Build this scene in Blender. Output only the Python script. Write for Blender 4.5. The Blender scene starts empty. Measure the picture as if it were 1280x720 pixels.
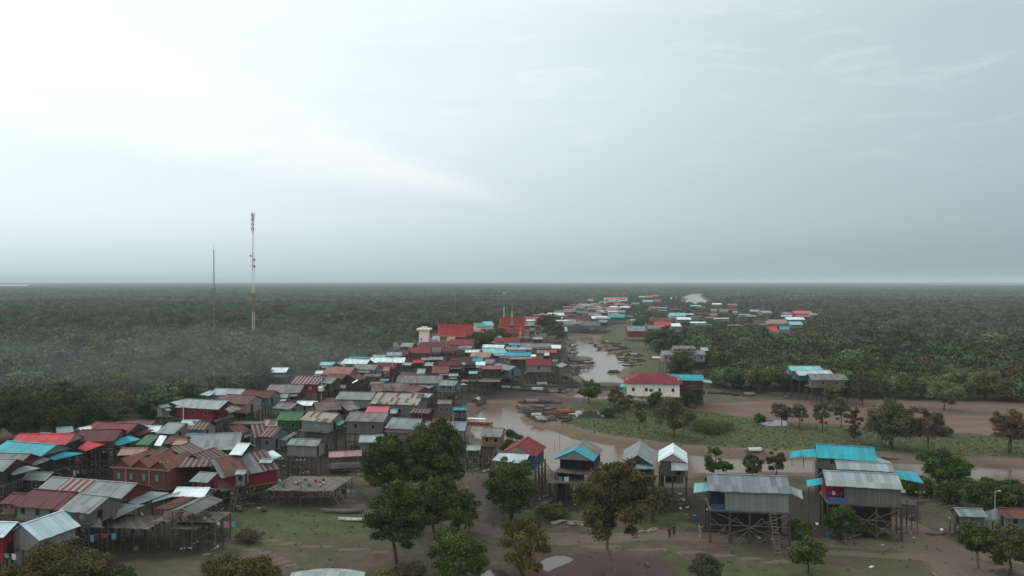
import bpy, math, random
import numpy as np
from mathutils import Vector, Matrix
R = math.radians
scene = bpy.context.scene
col = scene.collection

# ------------------------------------------------------------------ camera
F_PX, HZ, CAMZ = 950.0, 351.0, 40.0
TILT = math.atan((360.0 - HZ) / F_PX)
cam_d = bpy.data.cameras.new('camera'); cam = bpy.data.objects.new('camera', cam_d)
col.objects.link(cam); scene.camera = cam
cam.location = (0, 0, CAMZ); cam.rotation_euler = (R(90) - TILT, 0, 0)
cam_d.sensor_width = 36; cam_d.lens = F_PX / 1280 * 36
cam_d.clip_start = 1; cam_d.clip_end = 90000

# ------------------------------------------------------------------ world (overcast sky)
SUN_AZ, SUN_EL = R(-48), R(34)          # azimuth from +Y, negative = left
world = bpy.data.worlds.new('World'); scene.world = world; world.use_nodes = True
nt = world.node_tree; nt.nodes.clear()
def N(nt, t, **kw):
    n = nt.nodes.new(t)
    for k, v in kw.items(): setattr(n, k, v)
    return n
def inp(nt, sock, v):
    if isinstance(v, bpy.types.NodeSocket): nt.links.new(v, sock)
    elif v is not None: sock.default_value = v
def M_(nt, op, a, b=None, c=None, clamp=False):
    n = N(nt, 'ShaderNodeMath', operation=op); n.use_clamp = clamp
    inp(nt, n.inputs[0], a); inp(nt, n.inputs[1], b); inp(nt, n.inputs[2], c)
    return n.outputs[0]
def MIX(nt, f, a, b, mode='MIX'):
    n = N(nt, 'ShaderNodeMix', data_type='RGBA', blend_type=mode)
    inp(nt, n.inputs[0], f)
    for s, v in ((n.inputs[6], a), (n.inputs[7], b)):
        if isinstance(v, tuple) and len(v) == 3: v = v + (1,)
        inp(nt, s, v)
    return n.outputs[2]
def SS(nt, x, lo, hi):
    n = N(nt, 'ShaderNodeMapRange', interpolation_type='SMOOTHSTEP')
    inp(nt, n.inputs[0], x); n.inputs[1].default_value = lo; n.inputs[2].default_value = hi
    return n.outputs[0]
def NOISE(nt, vec, scale, detail=4, rough=.55, dist=0):
    n = N(nt, 'ShaderNodeTexNoise'); inp(nt, n.inputs['Vector'], vec)
    n.inputs['Scale'].default_value = scale; n.inputs['Detail'].default_value = detail
    n.inputs['Roughness'].default_value = rough; n.inputs['Distortion'].default_value = dist
    return n.outputs[0]
tc = N(nt, 'ShaderNodeTexCoord'); sx = N(nt, 'ShaderNodeSeparateXYZ'); nt.links.new(tc.outputs['Generated'], sx.inputs[0])
X, Y, Z = sx.outputs
az = M_(nt, 'ARCTAN2', X, Y)
el = M_(nt, 'MAXIMUM', Z, 0.0)
cv = N(nt, 'ShaderNodeCombineXYZ')           # cloud layer coordinates: streaks stretched along the horizon
nt.links.new(M_(nt, 'MULTIPLY', az, 1.6), cv.inputs[0]); nt.links.new(M_(nt, 'MULTIPLY', el, 7.0), cv.inputs[1])
n1 = NOISE(nt, cv.outputs[0], 1.5, 6, .55, .6)
n2 = NOISE(nt, cv.outputs[0], 4.5, 6, .6, .9)
nd = M_(nt, 'SUBTRACT', n1, .5)
base = MIX(nt, SS(nt, az, -.75, .75), (.72, .835, .86), (.33, .405, .45))
top = MIX(nt, SS(nt, az, -.45, .75), (.83, .935, .95), (.42, .52, .565))
c = MIX(nt, SS(nt, el, .02, .26), base, top)
# darker band low over the horizon
lowc = MIX(nt, SS(nt, az, -.7, .7), (.49, .61, .65), (.235, .30, .34))
c = MIX(nt, SS(nt, el, .085, -.02), c, lowc)
# the long bright wedge of thinner cloud from the upper left
azd = M_(nt, 'ADD', az, M_(nt, 'MULTIPLY', nd, .10))
eld = M_(nt, 'ADD', el, M_(nt, 'MULTIPLY', nd, .06))
up = M_(nt, 'SUBTRACT', M_(nt, 'ADD', .125, M_(nt, 'MULTIPLY', azd, -.40)), eld)
lo = M_(nt, 'SUBTRACT', eld, M_(nt, 'ADD', .108, M_(nt, 'MULTIPLY', azd, -.09)))
wedge = M_(nt, 'MULTIPLY', SS(nt, up, -.006, .04), SS(nt, lo, -.022, .022))
wedge = M_(nt, 'MULTIPLY', wedge, SS(nt, az, .09, -.08))
c = MIX(nt, M_(nt, 'MULTIPLY', wedge, .5), c, (.94, .945, .93))
# soft mottling
c = MIX(nt, M_(nt, 'MULTIPLY', SS(nt, n2, .50, .78), M_(nt, 'MULTIPLY', SS(nt, el, .05, .3), .30)), c, (.93, 1.0, 1.0))
c = MIX(nt, M_(nt, 'MULTIPLY', SS(nt, n1, .55, .25), M_(nt, 'MULTIPLY', SS(nt, el, .05, .2), .16)), c, (.42, .53, .60))
c = MIX(nt, M_(nt, 'MULTIPLY', SS(nt, el, .28, .5), .9), c, (1.06, 1.08, 1.05))   # even grey deck overhead
sky = N(nt, 'ShaderNodeTexSky', sky_type='NISHITA'); sky.sun_disc = False
sky.sun_elevation = SUN_EL; sky.sun_rotation = SUN_AZ; sky.dust_density = 3
b1 = N(nt, 'ShaderNodeBackground'); nt.links.new(sky.outputs[0], b1.inputs[0]); b1.inputs[1].default_value = .08
b2 = N(nt, 'ShaderNodeBackground'); nt.links.new(c, b2.inputs[0]); b2.inputs[1].default_value = 1.0
mx = N(nt, 'ShaderNodeMixShader'); mx.inputs[0].default_value = .95
nt.links.new(b1.outputs[0], mx.inputs[1]); nt.links.new(b2.outputs[0], mx.inputs[2])
wo = N(nt, 'ShaderNodeOutputWorld'); nt.links.new(mx.outputs[0], wo.inputs[0])
world.cycles.sampling_method = 'MANUAL'; world.cycles.sample_map_resolution = 512

sd = bpy.data.lights.new('sun', 'SUN'); so = bpy.data.objects.new('sun', sd); col.objects.link(so)
sd.energy = 1.2; sd.angle = R(18); sd.color = (1, .96, .90)
sdir = Vector((math.sin(SUN_AZ) * math.cos(SUN_EL), math.cos(SUN_AZ) * math.cos(SUN_EL), math.sin(SUN_EL)))
so.rotation_euler = sdir.to_track_quat('Z', 'Y').to_euler(); so.location = (0, 0, 200)
vs = scene.view_settings
vs.view_transform = 'Standard'; vs.look = 'None'; vs.gamma = 1; vs.exposure = .2; vs.use_curve_mapping = False
scene.cycles.max_bounces = 5; scene.cycles.diffuse_bounces = 2; scene.cycles.glossy_bounces = 2
scene.cycles.volume_bounces = 0; scene.cycles.caustics_reflective = False; scene.cycles.caustics_refractive = False
scene.cycles.use_denoising = True

# ------------------------------------------------------------------ photograph pixel -> point in the place
ct, st_ = math.cos(TILT), math.sin(TILT)
def ray(px, py):
    x = px - 640.0; u = 360.0 - py
    return Vector((x, u * st_ + F_PX * ct, u * ct - F_PX * st_))
def unproj(px, py, z=0.0):
    d = ray(px, py); t = (z - CAMZ) / d.z
    return Vector((d.x * t, d.y * t, z))
def at_depth(px, py, y):
    d = ray(px, py); t = y / d.y
    return Vector((d.x * t, y, CAMZ + d.z * t))
def proj(p):
    x, y, z = p[0], p[1], p[2] - CAMZ
    f = y * ct - z * st_; u = y * st_ + z * ct
    return 640 + F_PX * x / f, 360 - F_PX * u / f

# ------------------------------------------------------------------ objects
def tag(o, label=None, cat=None, group=None, kind=None):
    if label: o['label'] = label
    if cat: o['category'] = cat
    if group: o['group'] = group
    if kind: o['kind'] = kind
    return o
def link(name, me, parent=None, mat=None):
    o = bpy.data.objects.new(name, me); col.objects.link(o)
    if parent is not None: o.parent = parent
    if mat is not None:
        if not me.materials: me.materials.append(mat)
        elif me.materials[0] != mat:
            o.material_slots[0].link = 'OBJECT'; o.material_slots[0].material = mat
    return o
def empty(name, loc, rz=0):
    o = bpy.data.objects.new(name, None); col.objects.link(o)
    o.location = loc; o.rotation_euler = (0, 0, rz); o.empty_display_size = .5
    return o
class MB:
    def __init__(s): s.v = []; s.f = []; s.uv = []
    def poly(s, pts, uv=None):
        b = len(s.v); s.v += [tuple(p) for p in pts]; s.f.append(tuple(range(b, b + len(pts))))
        s.uv += list(uv) if uv else [(p[0] + p[1], p[2]) for p in pts]
    def hexa(s, q, t, uvs=None, down=(0, 0, 1)):
        """slab: quad q (4 pts, top) extruded down by t"""
        a = [Vector(p) for p in q]; d = Vector(down) * t; b = [p - d for p in a]
        s.poly(a, uvs); s.poly(b[::-1], uvs[::-1] if uvs else None)
        n = len(a)
        for i in range(n):
            j = (i + 1) % n
            s.poly([a[j], a[i], b[i], b[j]], [uvs[j], uvs[i], uvs[i], uvs[j]] if uvs else None)
    def box(s, x0, x1, y0, y1, z0, z1):
        if x0 > x1: x0, x1 = x1, x0
        if y0 > y1: y0, y1 = y1, y0
        V = [(x0,y0,z0),(x1,y0,z0),(x1,y1,z0),(x0,y1,z0),(x0,y0,z1),(x1,y0,z1),(x1,y1,z1),(x0,y1,z1)]
        for f in ((0,3,2,1),(4,5,6,7),(0,1,5,4),(1,2,6,5),(2,3,7,6),(3,0,4,7)): s.poly([V[i] for i in f])
    def bar(s, a, b, r, r2=None, n=5):
        a = Vector(a); b = Vector(b); d = (b - a)
        if d.length < 1e-5: return
        d.normalize(); r2 = r if r2 is None else r2
        u = d.cross(Vector((.31, .17, .93))).normalized(); w = d.cross(u)
        A = [a + (u * math.cos(k * 2 * math.pi / n) + w * math.sin(k * 2 * math.pi / n)) * r for k in range(n)]
        B = [b + (u * math.cos(k * 2 * math.pi / n) + w * math.sin(k * 2 * math.pi / n)) * r2 for k in range(n)]
        for k in range(n):
            j = (k + 1) % n; s.poly([A[k], A[j], B[j], B[k]])
        s.poly(A[::-1]); s.poly(B)
    def tube(s, pts, rad, n=6):
        for i in range(len(pts) - 1): s.bar(pts[i], pts[i + 1], rad[i], rad[i + 1], n)
    def lathe(s, prof, n=12, c=(0, 0, 0)):
        rings = [[(c[0] + r * math.cos(2 * math.pi * k / n), c[1] + r * math.sin(2 * math.pi * k / n), c[2] + z) for k in range(n)] for r, z in prof]
        for a, b in zip(rings, rings[1:]):
            for k in range(n):
                j = (k + 1) % n; s.poly([a[k], a[j], b[j], b[k]])
        s.poly(rings[0][::-1]); s.poly(rings[-1])
    def mesh(s, name):
        me = bpy.data.meshes.new(name); me.from_pydata(s.v, [], s.f)
        uv = me.uv_layers.new(name='UVMap')
        uv.data.foreach_set('uv', np.array(s.uv, dtype=np.float32).ravel())
        return me
    def build(s, name, mat, parent=None): return link(name, s.mesh(name), parent, mat)

# ------------------------------------------------------------------ materials
MATS = {}
def newmat(name):
    m = bpy.data.materials.new(name); m.use_nodes = True; t = m.node_tree; t.nodes.clear()
    o = N(t, 'ShaderNodeOutputMaterial'); p = N(t, 'ShaderNodeBsdfPrincipled'); t.links.new(p.outputs[0], o.inputs[0])
    p.inputs['Specular IOR Level'].default_value = .3
    MATS[name] = m
    return m, t, p
def uvnode(t):
    n = N(t, 'ShaderNodeUVMap'); s = N(t, 'ShaderNodeSeparateXYZ'); t.links.new(n.outputs[0], s.inputs[0])
    return n.outputs[0], s.outputs[0], s.outputs[1]
def orand(t): return N(t, 'ShaderNodeObjectInfo').outputs['Random']
def WN(t, v):
    n = N(t, 'ShaderNodeTexWhiteNoise', noise_dimensions='1D'); inp(t, n.inputs['W'], v); return n.outputs[0]
def vec2(t, a, b, c=0.0):
    n = N(t, 'ShaderNodeCombineXYZ'); inp(t, n.inputs[0], a); inp(t, n.inputs[1], b); inp(t, n.inputs[2], c); return n.outputs[0]
def HSV(t, c, h=.5, s=1.0, v=1.0):
    n = N(t, 'ShaderNodeHueSaturation'); inp(t, n.inputs[0], h); inp(t, n.inputs[1], s); inp(t, n.inputs[2], v); inp(t, n.inputs[4], c)
    return n.outputs[0]
def roofmat(name, A, B=None, frac=0.0, period=None, rust=.25, rough=.55, metal=.0, rib=.42, rustc=(.13, .065, .05)):
    m, t, p = newmat(name); _, u, v = uvnode(t); ra = orand(t); off = M_(t, 'MULTIPLY', ra, 37.0)
    sheet = M_(t, 'FLOOR', M_(t, 'DIVIDE', M_(t, 'ADD', u, off), .85))
    row = M_(t, 'FLOOR', M_(t, 'DIVIDE', v, 2.4))
    idx = M_(t, 'ADD', sheet, M_(t, 'MULTIPLY', row, 17.3))
    w = WN(t, idx)
    if B is not None:
        if period: mask = M_(t, 'LESS_THAN', M_(t, 'FRACT', M_(t, 'DIVIDE', u, period)), frac)
        else: mask = M_(t, 'LESS_THAN', w, frac)
        c = MIX(t, mask, A, B)
    else: c = MIX(t, 0.0, A, A)
    # rust and grime running down the slope
    st = NOISE(t, vec2(t, M_(t, 'ADD', M_(t, 'MULTIPLY', u, 1.7), off), M_(t, 'MULTIPLY', v, .35)), 1.0, 5, .7)
    big = NOISE(t, vec2(t, M_(t, 'ADD', u, off), v), .28, 4, .6)
    g = M_(t, 'MULTIPLY', SS(t, M_(t, 'ADD', M_(t, 'MULTIPLY', st, .6), M_(t, 'MULTIPLY', big, .4)), .68 - .38 * rust, .80 - .2 * rust), min(1.0, .35 + rust))
    c = MIX(t, g, c, rustc)
    seam = M_(t, 'LESS_THAN', M_(t, 'FRACT', M_(t, 'DIVIDE', M_(t, 'ADD', u, off), .85)), .09)
    c = MIX(t, M_(t, 'MULTIPLY', seam, .30), c, tuple(x * .45 for x in A))
    val = M_(t, 'ADD', .80, M_(t, 'ADD', M_(t, 'MULTIPLY', WN(t, M_(t, 'ADD', idx, 5.5)), .26), M_(t, 'MULTIPLY', ra, .16)))
    c = HSV(t, c, .5, 1.0, val)
    t.links.new(c, p.inputs['Base Color'])
    p.inputs['Roughness'].default_value = .68; p.inputs['Specular IOR Level'].default_value = .14
    wv = M_(t, 'SINE', M_(t, 'MULTIPLY', u, 2 * math.pi / rib))
    b = N(t, 'ShaderNodeBump'); b.inputs['Strength'].default_value = .5; b.inputs['Distance'].default_value = .03
    t.links.new(wv, b.inputs['Height']); t.links.new(b.outputs[0], p.inputs['Normal'])
    return m
roofmat('r_grey', (.190, .222, .235), (.155, .176, .184), .3, rust=.10)
roofmat('r_greydark', (.105, .115, .12), (.14, .155, .16), .2, rust=.25)
roofmat('r_greybrown', (.165, .170, .170), (.135, .130, .124), .3, rust=.28)
roofmat('r_pale', (.27, .32, .33), (.22, .26, .265), .3, rust=.08)
roofmat('r_silver', (.40, .52, .56), (.35, .46, .50), .3, rust=.03)
roofmat('r_white', (.60, .71, .72), (.50, .61, .62), .3, rust=.03)
roofmat('r_maroon', (.085, .020, .025), (.070, .018, .022), .3, rust=.05, rustc=(.09, .05, .045))
roofmat('r_crimson', (.150, .022, .032), (.130, .020, .029), .3, rust=.06, rustc=(.12, .04, .045))
roofmat('r_rustred', (.115, .046, .043), (.080, .038, .036), .4, rust=.2)
roofmat('r_brown', (.105, .080, .072), (.135, .11, .10), .3, rust=.4, rustc=(.07, .05, .045))
roofmat('r_tile', (.150, .062, .050), (.125, .053, .043), .3, rust=.2, rustc=(.10, .055, .045))
roofmat('r_red', (.42, .045, .062), (.34, .036, .05), .3, rust=.25, rustc=(.30, .09, .09))
roofmat('r_pink', (.50, .115, .155), (.45, .10, .135), .3, rust=.05)
roofmat('r_dustypink', (.27, .115, .115), (.22, .10, .10), .4, rust=.2)
roofmat('r_beige', (.30, .19, .16), (.24, .16, .14), .4, rust=.25)
roofmat('r_turq', (.030, .29, .36), (.038, .25, .31), .35, rust=.28, rustc=(.09, .26, .30))
roofmat('r_cyanpale', (.20, .44, .46), (.17, .39, .41), .3, rust=.03)
roofmat('r_teal', (.05, .27, .25), (.04, .23, .22), .3, rust=.05)
roofmat('r_green', (.035, .125, .065), (.03, .11, .06), .3, rust=.03)
roofmat('r_striped', (.26, .235, .225), (.105, .030, .030), .58, 1.25, rust=.08)
roofmat('r_stripedark', (.17, .150, .145), (.080, .032, .032), .62, 1.0, rust=.2)
roofmat('r_greystripe', (.165, .160, .155), (.080, .060, .058), .5, 1.1, rust=.2)
roofmat('r_patched', (.25, .235, .215), (.12, .07, .06), .22, rust=.35)
roofmat('r_temple', (.27, .034, .036), (.24, .031, .033), .3, rust=.0, rib=.3)
def wallmat(name, A, var=.2, plank=.22, rough=.7, dirt=.3, horiz=False):
    m, t, p = newmat(name); uv, u, v = uvnode(t); ra = orand(t); off = M_(t, 'MULTIPLY', ra, 41.0)
    s = v if horiz else u
    k = M_(t, 'FLOOR', M_(t, 'DIVIDE', M_(t, 'ADD', s, off), plank))
    c = HSV(t, MIX(t, 0.0, A, A), .5, 1.0, M_(t, 'ADD', 1 - var * .5, M_(t, 'MULTIPLY', WN(t, k), var)))
    n = NOISE(t, vec2(t, M_(t, 'ADD', u, off), M_(t, 'MULTIPLY', v, .5)), .9, 5, .65)
    c = MIX(t, M_(t, 'MULTIPLY', SS(t, n, .45, .75), dirt), c, tuple(x * .42 + .012 for x in A))
    g = M_(t, 'LESS_THAN', M_(t, 'FRACT', M_(t, 'DIVIDE', M_(t, 'ADD', s, off), plank)), .12)
    c = MIX(t, M_(t, 'MULTIPLY', g, .4), c, tuple(x * .4 for x in A))
    t.links.new(c, p.inputs['Base Color']); p.inputs['Roughness'].default_value = rough
    return m
wallmat('w_grey', (.205, .215, .205), .2, .8, .5, .35)
wallmat('w_greywood', (.125, .115, .105), .35, .25)
wallmat('w_wood', (.085, .062, .048), .4, .25)
wallmat('w_dark', (.028, .024, .022), .4, .3)
wallmat('w_crimson', (.19, .012, .022), .2, .3, dirt=.25)
wallmat('w_maroon', (.085, .018, .022), .3, .3)
wallmat('w_blue', (.025, .085, .14), .3, .3)
wallmat('w_bluegrey', (.12, .155, .165), .25, .5)
wallmat('w_green', (.022, .09, .045), .15, .3, dirt=.1)
wallmat('w_palegreen', (.14, .18, .14), .2, .4)
wallmat('w_darkgreen', (.02, .045, .035), .2, .3)
wallmat('w_plaster', (.84, .79, .69), .04, 3., dirt=.08)
wallmat('w_pinkgrey', (.27, .215, .205), .15, 1.)
wallmat('w_thatch', (.21, .155, .085), .4, .15, .9, .5, True)
wallmat('w_brick', (.14, .050, .040), .15, .35, .8, .2, True)
wallmat('w_white', (.5, .5, .47), .1, .6)
wallmat('w_trim', (.30, .22, .19), .1, 1.)
wallmat('stilt', (.075, .060, .048), .5, .3, .85, .4)
wallmat('deck', (.125, .108, .092), .6, .22, .9, .5)
def simple(name, A, rough=.6, metal=0, var=.25, scale=2.0, B=None, emit=None):
    m, t, p = newmat(name); g = N(t, 'ShaderNodeTexCoord'); n = NOISE(t, g.outputs['Object'], scale, 5, .6)
    c = MIX(t, SS(t, n, .3, .7), tuple(x * (1 - var) for x in A), B or tuple(min(1, x * (1 + var)) for x in A))
    c = HSV(t, c, .5, 1.0, M_(t, 'ADD', .88, M_(t, 'MULTIPLY', orand(t), .24)))
    t.links.new(c, p.inputs['Base Color']); p.inputs['Roughness'].default_value = rough; p.inputs['Metallic'].default_value = metal
    return m
simple('glass', (.03, .04, .045), .15); simple('shutter', (.10, .30, .36), .6); simple('opening', (.012, .012, .013), .8)
simple('bark', (.075, .056, .042), .9, var=.4, scale=3); simple('barkpale', (.17, .125, .09), .9, var=.35, scale=3)
simple('boatwood', (.085, .070, .058), .7, var=.35); simple('boatpale', (.17, .15, .13), .7, var=.3)
simple('boatgreen', (.04, .11, .085), .6); simple('boatblue', (.05, .14, .17), .6); simple('canvaswhite', (.62, .62, .58), .7, var=.1)
simple('canvasred', (.35, .07, .06), .7, var=.2); simple('teal_paint', (.10, .42, .38), .5, var=.1)
simple('concrete', (.82, .72, .62), .7, var=.08, scale=.7); simple('polepaint', (.48, .50, .50), .5, var=.1); simple('mastred', (.30, .07, .06), .5, var=.1)
simple('mastgrey', (.17, .19, .19), .5, var=.15); simple('mastwhite', (.62, .64, .63), .5, var=.05); simple('gold', (.36, .24, .09), .35, .3, .1)
simple('skin', (.20, .11, .075), .6); simple('clothdark', (.018, .018, .022), .8); simple('clothblue', (.03, .045, .08), .8); simple('hair', (.012, .010, .009), .6)
simple('driftwood', (.30, .27, .235), .85, var=.3); simple('jar', (.10, .065, .045), .5); simple('barrelblue', (.04, .13, .30), .4, var=.1)
simple('litterwhite', (.55, .55, .52), .6, var=.2); simple('plank', (.15, .125, .10), .85, var=.4, scale=4); simple('tarpgrey', (.33, .36, .36), .6, var=.15, scale=1)
simple('clothred', (.30, .03, .04), .8, var=.1); simple('clothpink', (.45, .2, .2), .8, var=.1); simple('rock', (.16, .14, .125), .9, var=.35, scale=1.)
simple('temple_wall', (.42, .30, .22), .7, var=.1)

def leafmat(name, A, B, hv=.04, vv=.5, patch=1.0):
    m, t, p = newmat(name)
    at = N(t, 'ShaderNodeAttribute', attribute_name='tint'); oi = N(t, 'ShaderNodeObjectInfo')
    c = MIX(t, at.outputs['Fac'], A, B)
    # stands of one kind of tree: slow change of colour over the land
    g = N(t, 'ShaderNodeVectorMath', operation='SCALE'); t.links.new(oi.outputs['Location'], g.inputs[0]); g.inputs['Scale'].default_value = .004
    pn = NOISE(t, g.outputs[0], 1.2, 3, .6)
    c = MIX(t, M_(t, 'MULTIPLY', SS(t, pn, .52, .60), .60 * patch), c, (.098, .078, .060))
    c = MIX(t, M_(t, 'MULTIPLY', SS(t, pn, .45, .36), .6 * patch), c, (.036, .062, .020))
    if patch:
        ls = N(t, 'ShaderNodeSeparateXYZ'); t.links.new(oi.outputs['Location'], ls.inputs[0]); lx, ly, _z = ls.outputs
        wob = M_(t, 'MULTIPLY', M_(t, 'SUBTRACT', pn, .5), 900.0)
        b1_ = M_(t, 'MULTIPLY', SS(t, M_(t, 'ABSOLUTE', M_(t, 'ADD', M_(t, 'SUBTRACT', ly, 800.0), M_(t, 'MULTIPLY', wob, .3))), 120, 50), SS(t, M_(t, 'ADD', lx, wob), -90, -200))
        b2_ = M_(t, 'MULTIPLY', SS(t, M_(t, 'ABSOLUTE', M_(t, 'SUBTRACT', ly, 900.0)), 560, 300), SS(t, M_(t, 'ADD', lx, wob), 150, 320))
        c = MIX(t, M_(t, 'MULTIPLY', b1_, .6), c, (.092, .056, .050)); c = MIX(t, M_(t, 'MULTIPLY', b2_, .55), c, (.100, .084, .066))
    c = HSV(t, c, M_(t, 'ADD', .5 - hv / 2, M_(t, 'MULTIPLY', oi.outputs['Random'], hv)), 1.0,
            M_(t, 'ADD', 1 - vv / 2, M_(t, 'MULTIPLY', M_(t, 'FRACT', M_(t, 'MULTIPLY', oi.outputs['Random'], 7.13)), vv)))
    t.links.new(c, p.inputs['Base Color']); p.inputs['Roughness'].default_value = .75
    p.inputs['Specular IOR Level'].default_value = .12
    return m
leafmat('leaf_dark', (.016, .030, .008), (.086, .120, .032), .03, .3, 0)
leafmat('leaf_bright', (.018, .036, .010), (.100, .150, .034), .03, .3, 0)
leafmat('leaf_olive', (.030, .031, .012), (.135, .118, .044), .03, .3, 0)
leafmat('leaf_brown', (.055, .042, .022), (.135, .100, .056), .03, .3)
leafmat('leaf_pale', (.036, .042, .020), (.105, .110, .055), .03, .4)
leafmat('leaf_wood', (.032, .052, .022), (.108, .144, .060), .07, 1.1)
leafmat('leaf_yellow', (.045, .042, .010), (.160, .135, .040), .03, .3, 0)
leafmat('leaf_fieldtree', (.052, .062, .024), (.165, .172, .076), .04, .4, 0)
leafmat('grassblade', (.050, .070, .026), (.095, .110, .045), .05, .3)
leafmat('leaf_far', (.044, .062, .034), (.130, .156, .084), .05, .8)
HAZE = 1.2e-4
SMOKE = 0.0005

# ------------------------------------------------------------------ land, river
def U(pts, z=0.0): return np.array([[unproj(a, b, z).x, unproj(a, b, z).y] for a, b in pts])
RIV_A = U([(588,524),(596,545),(640,570),(690,590),(760,595),(820,594),(900,592),(1000,592),(1100,594),(1200,599),(1480,614),
           (1480,596),(1280,586),(1200,581),(1120,577),(1060,575),(985,574),(900,572),(840,566),(790,560),(745,553),(716,548),
           (690,538),(660,531),(650,525),(655,514),(640,508),(612,508),(598,513)], -1)
RIV_B = U([(739,480),(724,470),(724,461),(742,457),(742,448),(723,446),(721,435),(722,422),(740,421),(742,432),(748,437),(762,441),(776,442),(780,450),
           (786,456),(788,462),(772,464),(768,471),(784,476),(782,481),(757,479)], -1)
RIV_C = U([(704,494),(724,492),(762,494),(800,497),(836,500),(860,503),(836,504),(800,502),(762,500),(722,498)], -1)
FAR_RIV = [(852,378),(862,374),(852,373),(862,369),(868,367),(878,367),(875,371),(886,377),(880,380),(868,381)]
def sdist(P, poly):
    """signed distance (negative inside) of points P (n,2) to polygon"""
    P = np.asarray(P, float); d = np.full(len(P), 1e18); ins = np.zeros(len(P), bool)
    n = len(poly)
    for i in range(n):
        a = poly[i]; b = poly[(i + 1) % n]; e = b - a; w = P - a
        t = np.clip((w @ e) / max(e @ e, 1e-9), 0, 1); q = w - t[:, None] * e
        d = np.minimum(d, (q ** 2).sum(1))
        c = (a[1] <= P[:, 1]) != (b[1] <= P[:, 1])
        with np.errstate(divide='ignore', invalid='ignore'):
            xi = a[0] + (P[:, 1] - a[1]) / (b[1] - a[1]) * e[0]
        ins ^= c & (P[:, 0] < xi)
    d = np.sqrt(d); d[ins] *= -1
    return d
def vnoise(P, s, seed=0):
    """cheap value noise 0..1"""
    q = np.asarray(P, float) / s; i = np.floor(q).astype(np.int64); f = q - i; f = f * f * (3 - 2 * f)
    def h(a, b):
        v = (a * 374761393 + b * 668265263 + seed * 974634777) & 0x7fffffff
        v = ((v ^ (v >> 13)) * 1274126177) & 0x7fffffff
        return ((v ^ (v >> 16)) & 0xffff) / 65535.0
    a = h(i[:, 0], i[:, 1]); b = h(i[:, 0] + 1, i[:, 1]); c = h(i[:, 0], i[:, 1] + 1); d = h(i[:, 0] + 1, i[:, 1] + 1)
    return (a * (1 - f[:, 0]) + b * f[:, 0]) * (1 - f[:, 1]) + (c * (1 - f[:, 0]) + d * f[:, 0]) * f[:, 1]
def fbm(P, s, seed=0): return vnoise(P, s, seed) * .5 + vnoise(P, s / 2, seed + 1) * .3 + vnoise(P, s / 4, seed + 2) * .2
PUDDLES = [  # pixel outlines on the ground
    U([(676,712),(674,704),(684,697),(700,694),(716,698),(706,704),(694,708),(686,716)]),
    U([(604,718),(612,713),(626,713),(634,719),(622,724)]),
    U([(708,517),(722,513),(745,514),(760,517),(752,522),(728,522)]),
    U([(948,527),(960,524),(985,527),(980,532),(955,531)])]
def river_d(P): return np.minimum(np.minimum(sdist(P, RIV_A), sdist(P, RIV_B)), sdist(P, RIV_C))
def height(P):
    P = np.asarray(P, float); z = (fbm(P, 9, 3) - .5) * .35
    near = np.hypot(P[:, 0] - 60, P[:, 1] - 250) < 420
    d = np.full(len(P), 99.0)
    if near.any(): d[near] = river_d(P[near])
    d = d + (fbm(P, 6, 9) - .5) * 3.0
    s = np.clip((3.5 - d) / 7.0, 0, 1); s = s * s * (3 - 2 * s)
    z = z * (1 - s) - 2.4 * s
    for k, pd in enumerate(PUDDLES):
        nb = np.hypot(P[:, 0] - pd[:, 0].mean(), P[:, 1] - pd[:, 1].mean()) < 40
        if nb.any():
            q = sdist(P[nb], pd) + (fbm(P[nb], 2.5, 20 + k) - .5) * 1.6; w = np.clip((.9 - q) / 1.8, 0, 1); z[nb] = z[nb] * (1 - w) - .28 * w
    return z
def gz(x, y): return float(height([[x, y]])[0])

def axis(a, b, step, g, end):
    c = list(np.arange(a, b, step)); s = step; x = c[-1]
    while x < end: s *= g; x += s; c.append(min(x, end))
    return c
xr = axis(0, 135, 1.25, 1.022, 32000); xs = np.array(sorted([-v for v in xr[1:]] + xr))
yr = axis(84, 250, 1.2, 1.014, 32000); yl = [84 - v for v in axis(1.2, 10, 1.2, 1.25, 3000)]
ys = np.array(sorted(yl + yr))
gx, gy = np.meshgrid(xs, ys); GP = np.stack([gx.ravel(), gy.ravel()], 1)
GZ = height(GP)
far = GP[:, 1] > 900; GZ[far] = 0.0
nx_, ny_ = len(xs), len(ys)
co = np.column_stack([GP, GZ]).astype(np.float32)
ii = (np.arange(ny_ - 1)[:, None] * nx_ + np.arange(nx_ - 1)[None, :]).ravel()
fa = np.column_stack([ii, ii + 1, ii + nx_ + 1, ii + nx_]).astype(np.int32)
def np_mesh(name, co, fa):
    me = bpy.data.meshes.new(name); me.vertices.add(len(co)); me.vertices.foreach_set('co', co.astype(np.float32).ravel())
    k = fa.shape[1]; me.loops.add(len(fa) * k); me.loops.foreach_set('vertex_index', fa.ravel().astype(np.int32))
    me.polygons.add(len(fa)); me.polygons.foreach_set('loop_start', np.arange(0, len(fa) * k, k, dtype=np.int32))
    me.polygons.foreach_set('loop_total', np.full(len(fa), k, dtype=np.int32)); me.update(calc_edges=True)
    return me
gme = np_mesh('ground', co, fa)
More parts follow.
